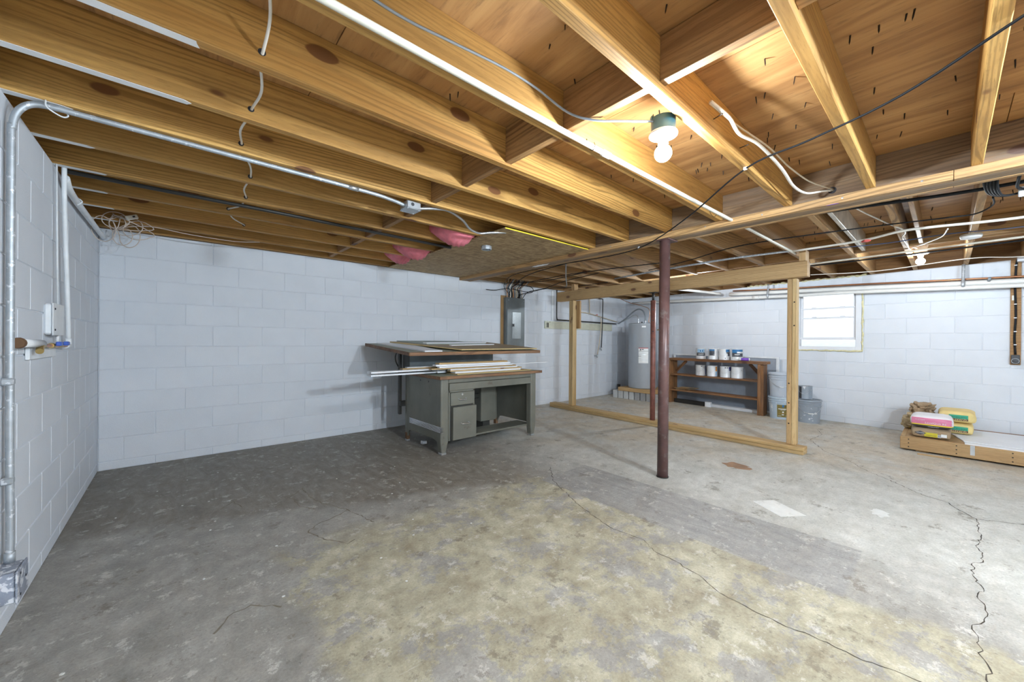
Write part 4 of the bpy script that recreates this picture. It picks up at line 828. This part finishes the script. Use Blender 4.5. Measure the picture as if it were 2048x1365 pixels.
# paint cans
def can(y, off, z, r_, h, label, spec, par_group, face=0.0, name='paint_can'):
    c_ = wp(off, y, z); t = thing(name, c_, label, 'paint can', par_group)
    lathe('can_body', [(0, 0), (r_-.002, 0), (r_, .003), (r_-.001, .008), (r_-.001, h-.012), (r_+.001, h-.006), (r_+.001, h), (r_-.008, h), (r_-.01, h-.006), (0, h-.006)], c_, spec.get('body', 'can_white'), t, 32)
    lathe('lid', [(r_-.022, h-.0065), (r_-.020, h-.001), (r_-.010, h+.0005), (r_-.012, h-.006)], c_, 'can_steel', t, 28)
    for a0, a1, z0, z1, m_ in spec.get('lab', ()):
        lathe('label', [(r_-.001, z0*h), (r_+.0006, z0*h), (r_+.0006, z1*h), (r_-.001, z1*h)], c_, m_, t, 14, arc=(R(a0+face), R(a1+face)))
    # wire bail hanging against the front
    pts = [(c_.x+(r_+.003)*math.cos(R(a)), c_.y+(r_+.003)*math.sin(R(a)), c_.z+h*.72-h*.34*math.sin(math.pi*i/12)) for i, a in enumerate([120+face+10*k for k in range(13)])]
    tube('bail_handle', pts, .0012, 'can_steel', t, 5, 2)
    for a in (120, 240): lathe('bail_ear', [(0, 0), (.008, 0), (.006, .004), (0, .005)], (c_.x+r_*math.cos(R(a+face)), c_.y+r_*math.sin(R(a+face)), c_.z+h*.72), 'can_steel', t, 8, (0, R(90), R(a+face)))
    return t
gt, gl = 'paint cans on top of the shelf unit', 'paint cans on the middle shelf'
can(2.935, .335, .8585, .083, .193, 'paint can on shelf top nearest the post, dark label and blue-white top', {'lab': ((150, 255, .30, .60, 'lab_dark'), (160, 250, .60, .94, 'lab_sky'), (190, 205, .68, .84, 'lab_blue'), (214, 228, .68, .84, 'lab_blue'), (172, 240, .46, .50, 'label_white'), (172, 235, .38, .41, 'label_white'))}, gt)
can(2.709, .335, .8585, .082, .190, 'paint can on shelf top with charcoal label half turned away', {'lab': ((150, 214, .36, .80, 'lab_dark'), (150, 214, .80, .95, 'lab_blue'))}, gt)
can(2.520, .335, .8585, .084, .190, 'paint can on shelf top mostly white with teal corner label', {'lab': ((222, 275, .36, .72, 'lab_dark'), (215, 275, .72, .95, 'lab_blue'), (212, 236, .36, .58, 'label_white'), (205, 213, .12, .20, 'ink'))}, gt)
can(2.315, .335, .8585, .092, .196, 'largest paint can on shelf top with wide blue and charcoal label', {'lab': ((150, 262, .32, .66, 'lab_dark'), (150, 262, .66, .94, 'lab_blue'), (200, 262, .62, .76, 'label_white'), (178, 226, .48, .54, 'label_white'))}, gt)
can(2.937, .335, .557, .084, .190, 'plain white paint can on middle shelf nearest the post', {'lab': ((262, 300, .1, .95, 'lab_navy'), (205, 220, .86, .92, 'ink'))}, gl)
can(2.727, .335, .557, .084, .190, 'white paint can on middle shelf with orange label edge', {'lab': ((238, 262, .5, .92, 'lab_orange'), (238, 262, .06, .46, 'lab_sky'))}, gl)
can(2.497, .335, .557, .084, .190, 'white paint can on middle shelf with navy blue label edge', {'lab': ((236, 275, .62, .96, 'lab_navy'), (190, 205, .84, .92, 'ink'), (212, 224, .84, .92, 'ink'))}, gl)
can(2.307, .335, .557, .090, .192, 'dented all-white paint can on middle shelf nearest the buckets', {}, gl)
t = thing('caulk_tube', wp(.36, 2.18, .88), 'purple and white caulk tube lying on shelf top', 'caulk tube')
a_, b_ = wp(.435, 2.235, .883), wp(.39, 2.09, .883)
tube('tube_body', [a_, b_], .024, 'label_white', t, 16, 1); tube('sleeve', [a_+(b_-a_)*.2, a_+(b_-a_)*.93], .0247, 'purple', t, 16, 1); tube('nozzle', [a_-(b_-a_)*.45, a_], [.004, .013], 'label_white', t, 10, 1)
# buckets
def bucket(c_, r_, h, mat, label, grp, lid=True, lab=False, bail=True):
    c_ = Vector(c_); t = thing('bucket', c_, label, 'bucket', grp); rb = r_*.88
    rr_ = lambda z: rb+(r_-rb)*z/h
    lathe('bucket_body', [(0, .004), (rb-.006, .004), (rb-.004, 0), (rb, 0), (rr_(h*.72), h*.72), (rr_(h*.72)+.006, h*.725), (rr_(h*.74)+.006, h*.745), (rr_(h*.75), h*.75), (rr_(h*.82), h*.82), (rr_(h*.82)+.007, h*.825), (rr_(h*.85)+.007, h*.85), (rr_(h*.86), h*.855), (r_, h*.95), (r_-.004, h*.95), (0, h*.94)], c_, mat, t, 36)
    if lid: lathe('lid', [(0, h*.955), (r_*.86, h*.955), (r_*.88, h*.985), (r_*.93, h), (r_+.008, h*.995), (r_+.010, h*.93), (r_+.006, h*.92), (r_+.003, h*.95)], c_, mat, t, 36)
    if bail:
        pts = [(c_.x+(r_+.012)*math.cos(R(a)), c_.y+(r_+.012)*math.sin(R(a)), c_.z+h*.8-h*.38*math.sin(math.pi*i/14)) for i, a in enumerate([130+10*k for k in range(15)])]
        b2 = tube('bail_handle', pts, .0025, 'zinc_bright', t, 6, 2); tube('grip', pts[6:9], .007, 'label_white', b2, 8, 2)
    if lab:
        L_ = lathe('label', [(rr_(h*.10)+.0005, h*.10), (rr_(h*.10)+.0016, h*.10), (rr_(h*.66)+.0016, h*.66), (rr_(h*.66)+.0005, h*.66)], c_, 'lab_olive', t, 14, arc=(R(178), R(240)))
        for a0, a1, z0, z1, m_ in ((204, 214, .55, .66, 'lab_blue'), (184, 236, .455, .485, 'label_white'), (196, 222, .42, .43, 'label_white'), (205, 213, .30, .36, 'label_white'), (184, 236, .265, .27, 'lab_orange'), (203, 214, .19, .24, 'can_steel'), (182, 200, .15, .16, 'label_white'), (222, 236, .16, .17, 'label_white')):
            lathe('print_line', [(rr_(h*z0)+.0017, h*z0), (rr_(h*z0)+.0024, h*z0), (rr_(h*z1)+.0024, h*z1), (rr_(h*z1)+.0017, h*z1)], c_, m_, L_, 8, arc=(R(a0), R(a1)))
    return t
gb = 'plastic buckets beside the shelf unit'
bucket((7.03, 1.70, 0), .150, .335, 'bucket_blue', 'pale blue plastic bucket with olive label under another bucket', gb, True, True, False)
bucket((7.03, 1.70, .3355), .148, .365, 'bucket_pale', 'pale grey lidded bucket stacked on the olive-labelled bucket', gb, True, False, True)
bucket((7.02, 1.345, 0), .150, .335, 'bucket_grey', 'paint-splashed grey lidded bucket on floor below the window', gb, True, False, True)
cc = wp(.0, 1.345, 0); can(1.345, (cc.x-7.02)*math.cos(WA), .336, .085, .192, 'paint-dripped grey can sitting on the splashed grey bucket', {'body': 'bucket_grey', 'lab': ((130, 160, .05, .95, 'ink'),)}, None)

# ================================================================== PLATFORM AND BAGS
t = thing('timber_platform', (6.5, -.3, 0), 'low timber platform along window wall carrying cement bags', 'platform')
box('front_board', (5.99, -1.1, .018), (6.03, .335, .148), 'plat_wood_y', t, .004); box('end_board', (6.0305, .295, .018), (7.12, .335, .146), 'plat_wood_x', t, .004); box('back_board', (7.0, -1.1, .018), (7.04, .2945, .163), 'shelf_wood_y', t, .004)
for y in (-.28, -.85): box('cross_board', (6.0305, y, .018), (6.9995, y+.04, .135), 'plat_wood_x', t)
for i in range(4): box('deck_plank', (6.0305+.2425*i, -1.1, .136), (6.27+.2425*i, .2945, .1488), 'plat_wood_y', t, .002)
box('runner', (6.10, -1.05, 0), (6.9, -.95, .018), 'plat_wood_x', t); box('runner', (6.03, .12, 0), (6.98, .22, .018), 'old_wood_x', t)
for y in (.27, -.07, -.42):
    for z in (.045, .085, .125): lathe('nail_head', [(0, 0), (.006, 0), (.005, .001), (0, .0012)], (5.9898, y, z), 'nail_steel', t, 8, (0, R(-90), 0))
box('duct_tape', (5.9885, -.19, .05), (5.9902, -.16, .148), 'can_steel', t, 0)
tag(box('wood_stick', (5.86, -.03, 0), (5.88, .20, .012), 'plat_wood_y', None), 'thin wood stick on floor against the platform front', 'stick')
tag(mobj('white_sheet', [(0, 0, 0), (.86, 0, 0), (.86, 1.10, 0), (0, .93, 0), (0, 0, .012), (.86, 0, .012), (.86, 1.10, .012), (0, .93, .012)], [(3, 2, 1, 0), (4, 5, 6, 7), (0, 1, 5, 4), (1, 2, 6, 5), (2, 3, 7, 6), (3, 0, 4, 7)], 'white_board', None, (6.13, -1.05, .149)), 'large white sheet lying on platform behind the bags', 'sheet')
tag(box('white_sheet', (6.00, -1.05, .149), (6.125, -.125, .158), 'white_board', None, .001), 'narrow white sheet strip along the front of platform', 'sheet')
def pillow(name, x0, x1, y0, y1, z0, z1, mats, zone, parent, n=14, seed=1, pinch=.75, wr=.004):
    """filled paper bag: superellipsoid with soft creases; zone(u,v,w)->material index"""
    q = random.Random(seed); V = []; Fc = []; fm = []
    cx, cy, cz = (x0+x1)/2, (y0+y1)/2, (z0+z1)/2; ax, ay, az = (x1-x0)/2, (y1-y0)/2, (z1-z0)/2
    nu, nv = 40, 18; sg = lambda c, e: math.copysign(abs(c)**e, c)
    ph = [q.uniform(0, 6) for _ in range(6)]
    for j in range(nv+1):
        b_ = -math.pi/2+math.pi*j/nv
        for i in range(nu):
            a = 2*math.pi*i/nu
            X = sg(math.cos(b_), .32)*sg(math.cos(a), .22); Y = sg(math.cos(b_), .32)*sg(math.sin(a), .22); Z = sg(math.sin(b_), .6)
            k = 1+wr*8*(math.sin(5*a+ph[0]+3*b_)*.5+math.sin(9*a+ph[1])*.3+math.sin(7*b_+4*a+ph[2])*.3)*(1-abs(Z)**4*.8)
            zz = Z*az*(1-.12*abs(Y)**3*(1 if Z > 0 else .0)); zz = max(zz, -az)
            V.append((X*ax*k, Y*ay*k, zz if Z < 0 else zz*(1+wr*6*math.sin(4*X+ph[3])*math.sin(5*Y+ph[4]))))
    for j in range(nv):
        for i in range(nu):
            f = (j*nu+i, j*nu+(i+1) % nu, (j+1)*nu+(i+1) % nu, (j+1)*nu+i); Fc.append(f)
            m_ = [sum(V[k][d] for k in f)/4 for d in range(3)]; fm.append(zone(m_[0]/ax, m_[1]/ay, m_[2]/az))
    return mobj(name, V, Fc, mats[0], parent, (cx, cy, cz), smooth=True, mats=mats, fm=fm)
# brown concrete bag
t = thing('cement_bag', (6.24, .11, .149), 'brown paper concrete bag with yellow and black diamond label under pink bag', 'bag', 'bagged mixes on the platform')
pillow('bag_body', 6.06, 6.42, -.035, .26, .1495, .258, ['bag_brown'], lambda u, v, w: 0, t, seed=3)
lbx = 6.0585
def card(name, y0, y1, z0, z1, mat, par, x=lbx, th=.002): return box(name, (x-th, y0, z0), (x+.004, y1, z1), mat, par, 0)
L_ = card('label', .06, .155, .170, .212, 'lab_yel', t)
dm = mobj('label_diamond', [(0, .045, 0), (0, 0, .021), (0, -.045, 0), (0, 0, -.021), (.004, .045, 0), (.004, 0, .021), (.004, -.045, 0), (.004, 0, -.021)], [(0, 1, 2, 3), (7, 6, 5, 4), (0, 4, 5, 1), (1, 5, 6, 2), (2, 6, 7, 3), (3, 7, 4, 0)], 'lab_dark', t, (lbx-.0045, .185, .203))
text('lettering', 'CONCRETE', .012, 'label_white', dm, (lbx-.0055, .185, .203), (0, -1, 0), (0, 0, 1), width=.055)
card('label', .035, .06, .170, .200, 'can_steel', t); card('label', -.005, .035, .178, .210, 'label_white', t)
text('lettering', '60', .02, 'lab_navy', t, (lbx-.003, .048, .186), (0, -1, 0), (0, 0, 1)); text('lettering', 'CONCRETE MIX', .011, 'ink', L_, (lbx-.003, .105, .183), (0, -1, 0), (0, 0, 1), width=.07)
# pink bag on top
t = thing('leveler_bag', (6.24, .1, .259), 'pink and white bag with black bottom band on top of brown bag', 'bag', 'bagged mixes on the platform')
pillow('bag_body', 6.045, 6.43, -.05, .262, .259, .392, ['bag_pink', 'bag_white', 'bag_black', 'yellow_tape', 'ink_red'], lambda u, v, w: 1 if w > .62 else (2 if w < -.5 else (3 if w < -.34 else (0 if abs(v) < .93 else 1))), t, seed=5)
text('lettering', 'LevelQuik RS', .026, 'bag_white', t, (6.040, .075, .318), (0, -1, 0), (0, 0, 1), width=.15); text('lettering', 'CUSTOM', .018, 'bag_white', t, (6.043, .19, .345), (0, -1, 0), (0, 0, 1)); text('lettering', 'UNDERLAYMENT', .010, 'bag_white', t, (6.043, .09, .278), (0, -1, 0), (0, 0, 1), width=.08)
# yellow mortar bags, upside down lettering
for z0, z1, lb, y0, y1 in ((.1615, .287, 'yellow mortar bag with green label, the lower of two', -.20, .06), (.2875, .418, 'yellow mortar bag with green label, the upper of two', -.218, .062)):
    t = thing('mortar_bag', (6.7, -.08, z0), lb, 'bag', 'bagged mixes on the platform')
    pillow('bag_body', 6.50, 6.92, y0, y1, z0, z1, ['bag_yellow'], lambda u, v, w: 0, t, seed=int(z0*100)); zc = (z0+z1)/2-.002
    g_ = box('label', (6.496, -.158, zc-.03), (6.503, -.018, zc+.028), 'lab_green', t, 0); box('label_band', (6.4945, -.158, zc-.032), (6.5, -.018, zc-.010), 'lab_maroon', g_, 0)
    text('lettering', 'QUIKRETE', .022, 'bag_yellow', g_, (6.4935, -.09, zc-.021), (0, 1, 0), (0, 0, -1), width=.115); text('lettering', 'MORTAR MIX', .016, 'ink', g_, (6.495, -.088, zc+.006), (0, 1, 0), (0, 0, -1), width=.12)
# crumpled empty bag behind
t = thing('crumpled_bag', (6.72, .2, .149), 'crumpled brown and yellow half-empty paper bag behind the pink bag', 'bag', 'bagged mixes on the platform')
def crumple(name, x0, x1, y0, y1, z0, z1, mat, par, seed, amp=.14):
    q = random.Random(seed); bm = bmesh.new(); bmesh.ops.create_icosphere(bm, subdivisions=4, radius=1)
    dirs = [(Vector((q.uniform(-1, 1), q.uniform(-1, 1), q.uniform(-1, 1))).normalized(), q.uniform(3, 9), q.uniform(0, 6)) for _ in range(7)]
    for v in bm.verts:
        p = v.co.copy(); k = sum(abs(math.sin(d.dot(p)*f+ph)) for d, f, ph in dirs)/len(dirs)-.6
        p = Vector([math.copysign(abs(c_)**.7, c_) for c_ in p]); p *= 1+amp*4*k
        v.co = (p.x*(x1-x0)/2, p.y*(y1-y0)/2, max(p.z, -.96)*(z1-z0)/2)
    me = bpy.data.meshes.new(name); bm.to_mesh(me); bm.free(); me.materials.append(MATS[mat])
    for p in me.polygons: p.use_smooth = False
    o = bpy.data.objects.new(name, me); o.location = ((x0+x1)/2, (y0+y1)/2, (z0+z1)/2); return link(o, par)
crumple('bag_body', 6.52, 6.93, .10, .31, .149, .36, 'bag_kraft', t, 7, .2); crumple('bag_mouth', 6.58, 6.92, .095, .28, .30, .45, 'bag_brown', t, 9, .28); crumple('bag_fold', 6.55, 6.75, .24, .355, .16, .30, 'bag_kraft', t, 12, .2)

# ================================================================== WINDOW WALL SERVICES
t = thing('drain_pipe', wp(.12, 1.6, 1.9), 'white plastic drain pipe, the lower one along top of window wall', 'pipe')
tube('pipe', [wp(.13, 4.6, 2.01), wp(.13, 3.7, 1.985), wp(.13, 1.67, 1.905), wp(.13, .9, 1.887), wp(.13, -.56, 1.82), wp(.13, -2.5, 1.74)], .024, 'pvc', t, 16, 4); tube('coupling', [wp(.13, 2.16, 1.925), wp(.13, 2.06, 1.921)], .031, 'pvc', t, 16, 1)
t = thing('drain_pipe', wp(.12, 1.6, 1.97), 'white plastic drain pipe, the upper thicker one along top of window wall', 'pipe')
tube('pipe', [wp(.10, 2.55, 2.02), wp(.10, 1.68, 1.98), wp(.10, .92, 1.945), wp(.10, -.56, 1.872), wp(.10, -2.5, 1.78)], .030, 'pvc', t, 16, 4); tube('stub', [wp(.13, -.33, 1.895), wp(.16, -.34, 1.93)], .013, 'grey_cable', t, 10, 1)
tag(tube('copper_pipe', [wp(.09, 2.5, 2.075), wp(.09, 1.68, 2.03), wp(.09, .92, 2.0), wp(.09, -.4, 1.93), wp(.09, -2.5, 1.84)], .0115, 'copper', None, 12, 4), 'copper pipe running just above the white drain pipes', 'pipe')
for y, z, lb in ((-.14, 1.93, 'pipe strap hanging right of the window'), (1.93, 1.99, 'pipe strap hanging left of the window')):
    tag(tube('pipe_strap', [wp(.12, y, 2.12), wp(.145, y, z+.02), wp(.165, y, z-.06), wp(.13, y, z-.10)], .0065, 'galvanised', None, 6, 5, 2.2), 'galvanised '+lb, 'strap', 'pipe straps on the window wall')
t = thing('vent_pipe', wp(.3, 2.7, 2.1), 'short white angled pipe below joists above the paint cans', 'pipe')
tube('pipe', [wp(.95, 3.15, 2.115), wp(.5, 2.85, 2.07), wp(.2, 2.66, 2.03)], .022, 'pvc', t, 12, 2)
# outlet board at right
t = thing('outlet_board', wp(.02, -.515, .935), 'tall pine board with cable and black range outlet on window wall', 'outlet')
wbox('board', -.552, -.478, .932, 2.125, .011, .022, 'red_board', t)
tube('cable', [wp(.03, -.515, 1.05), wp(.03, -.508, 1.25), wp(.03, -.516, 1.5), wp(.03, -.510, 1.8), wp(.032, -.516, 2.05), wp(.035, -.525, 2.125)], .009, 'black_cable', t, 8, 5)
for z in (1.16, 1.31, 1.465, 1.62, 1.86, 2.06): wbox('cable_clip', -.524, -.503, z-.005, z+.005, .035, .014, 'white_board', t, .001)
b2 = wbox('outlet_body', -.547, -.487, .945, 1.045, .045, .046, 'outlet_black', t, .004); lathe('outlet_face', [(0, 0), (.026, 0), (.026, .010), (.022, .013), (0, .013)], wp(.068, -.517, .978), 'outlet_black', b2, 20, (0, R(-90), RZ)); lathe('outlet_ring', [(.026, .004), (.0285, .004), (.0285, .009), (.026, .009)], wp(.068, -.517, .978), 'can_steel', b2, 20, (0, R(-90), RZ))
wbox('paper_tag', -.503, -.488, 1.665, 1.72, .024, .003, 'cream_plastic', t, 0)
tag(cbox('junction_box', wp(.12, -.58, 2.105), (.09, .11, .045), 'zinc_bright', None, .004, (0, 0, RZ)), 'galvanised box under joists at top of the outlet board', 'junction box')

# ================================================================== CABLES UNDER THE RIGHT-HAND JOISTS
Z1 = 2.1225
def cable(name, pts, r_, mat, label, k=6, flat_=1.0): return tag(tube(name, pts, r_, mat, None, 8, k, flat_), label, 'cable')
cable('black_cable', [(3.49, .76, 2.115), (3.54, .45, 2.112), (3.66, .01, 2.112), (3.70, -.29, 2.115), (3.7, -.9, 2.118)], .011, 'black_cable', 'thick black cable crossing joists just behind the girder')
cable('black_cable', [(4.75, 2.64, Z1), (4.45, 2.0, 2.108), (4.16, 1.33, Z1-.005), (4.2, .54, 2.112), (4.33, .01, 2.112), (4.33, -.13, 2.108), (4.15, -.20, 2.11), (3.93, -.19, 2.112)], .0052, 'black_cable', 'thin black cable crossing joists and looping round beside coiled cables')
cable('white_cable', [(4.78, 1.05, 2.112), (4.68, .53, 2.10), (4.56, .27, 2.108), (4.53, .09, 2.10), (4.66, -.37, 2.10), (4.7, -1.1, 2.115)], .0105, 'white_cable', 'thick cream cable bundle crossing joists past the red tag', 6, 1.4)
cable('black_cable', [(4.85, .94, 2.112), (4.99, .42, 2.106), (4.97, -.01, 2.11), (5.07, -.4, 2.106), (5.1, -1.2, 2.118)], .0045, 'blue_cable', 'thin dark blue cable crossing joists in front of smoke alarm')
cable('beige_pipe', [(5.72, 1.09, 2.112), (5.66, .64, 2.108), (5.62, .05, 2.112), (5.55, -.44, 2.106), (5.5, -1.2, 2.112)], .0105, 'beige_pvc', 'beige pipe crossing joists beside the far bulb')
cable('black_cable', [(5.80, 1.10, 2.104), (5.78, .64, 2.10), (5.76, .05, 2.102), (5.68, -.44, 2.098), (5.62, -1.2, 2.11)], .0085, 'black_cable', 'thick black cable crossing joists beside the far bulb')
cable('white_cable', [(6.70, 1.27, Z1), (6.85, .6, 2.108), (6.62, -.15, 2.118), (6.83, -.54, 2.11), (6.9, -1.2, 2.118)], .0052, 'white_cable', 'thin white cable crossing joists nearest the window wall')
tag(tube('grey_conduit', [(4.95, 3.3, 2.112), (4.78, 2.39, 2.112), (4.70, 1.66, 2.112), (4.72, 1.07, 2.108)], .0115, 'galvanised', None, 10, 4), 'grey conduit under joists above the partition header', 'conduit')
cable('white_cable', [(5.98, .20, 2.18), (5.72, .235, 2.16), (5.55, .255, 2.125), (5.2, .262, 2.118), (4.9, .27, 2.12), (4.6, .24, 2.115), (4.35, .33, 2.15), (4.0, .45, 2.20), (3.75, .52, 2.24), (3.60, .55, 2.25)], .0055, 'white_cable', 'white cable running along joist from far bulb toward girder')
cable('beige_cable', [(4.62, .0, 2.085), (4.95, .03, 2.095), (5.2, .1, 2.11), (5.45, .2, 2.122)], .005, 'white_cable', 'short cream cable slanting between joists left of smoke alarm')
cable('black_cable', [(3.46, 2.5, 2.108), (3.55, 3.2, 2.10), (3.75, 3.9, 2.108), (4.05, 4.5, 2.10), (4.2, 4.72, 2.12)], .0055, 'black_cable', 'black cable behind girder running to breaker panel wires')
cable('black_cable', [(4.4, 2.2, Z1-.004), (4.2, 2.9, 2.105), (4.15, 3.6, 2.105), (4.25, 4.4, 2.11), (4.3, 4.68, 2.12)], .0055, 'black_cable', 'thin black cable left of the partition running to breaker panel')
cable('grey_cable', [(3.6, 3.1, 2.112), (4.3, 3.7, 2.10), (4.9, 4.2, 2.108), (5.05, 4.35, 2.11)], .008, 'grey_cable', 'grey cable slanting from girder to the header left end')
tag(cbox('red_tag', (4.66, .485, 2.088), (.05, .05, .016), 'red_tag', None, .003, (0, 0, R(30))), 'small red plastic tag hanging on the cream cable bundle', 'tag')
t = thing('cable_coil', (3.75, -.22, 2.12), 'bundle of coiled black cables hanging behind the girder at right', 'cable')
for i in range(5):
    o_ = .017*i; tube('loop', [(3.44+o_*.3, -.135-.012*i, 2.125), (3.56, -.14-.012*i, 2.10-.006*i), (3.72, -.165-.012*i, 2.085-.005*i), (3.84, -.225-.008*i, 2.085), (3.86, -.30, 2.095), (3.78, -.40-.02*i, 2.11), (3.6, -.42-.02*i, 2.12)], .0062, 'black_cable', t, 8, 6)
tube('loop', [(3.45, -.27, 2.125), (3.6, -.265, 2.11), (3.80, -.29, 2.10), (3.92, -.45, 2.115)], .0075, 'black_cable', t, 8, 6); cbox('cable_clip', (3.46, -.175, 2.118), (.03, .06, .016), 'white_board', t, .004); cbox('cable_clip', (3.83, -.295, 2.09), (.012, .03, .06), 'white_board', t, .004)
t = thing('smoke_alarm', (5.24, -.135, 2.13), 'flat white round smoke alarm fixed under the joist at right', 'smoke alarm')
lathe('alarm_base', [(0, 0), (.062, 0), (.066, -.006), (.066, -.013), (0, -.013)], (5.24, -.135, 2.13), 'cream_plastic', t, 32); lathe('alarm_cover', [(.064, -.013), (.067, -.018), (.060, -.034), (.035, -.040), (0, -.041)], (5.24, -.135, 2.13), 'porcelain', t, 32)
# foam squirted along the sill at the window
t = thing('foam_line', wp(.0, 1.6, 2.13), 'lumpy yellow spray foam line along the window wall top', 'spray foam')
for (a, b2_) in ((.75, 1.52), (1.6, 2.3)):
    tube('foam_bead', [wp(-.004+rr.uniform(-.004, .008), a+(b2_-a)*i/24, 2.131+rr.uniform(-.006, .01)) for i in range(25)], [rr.uniform(.006, .018) for _ in range(25)], 'spray_foam', t, 7, 2)
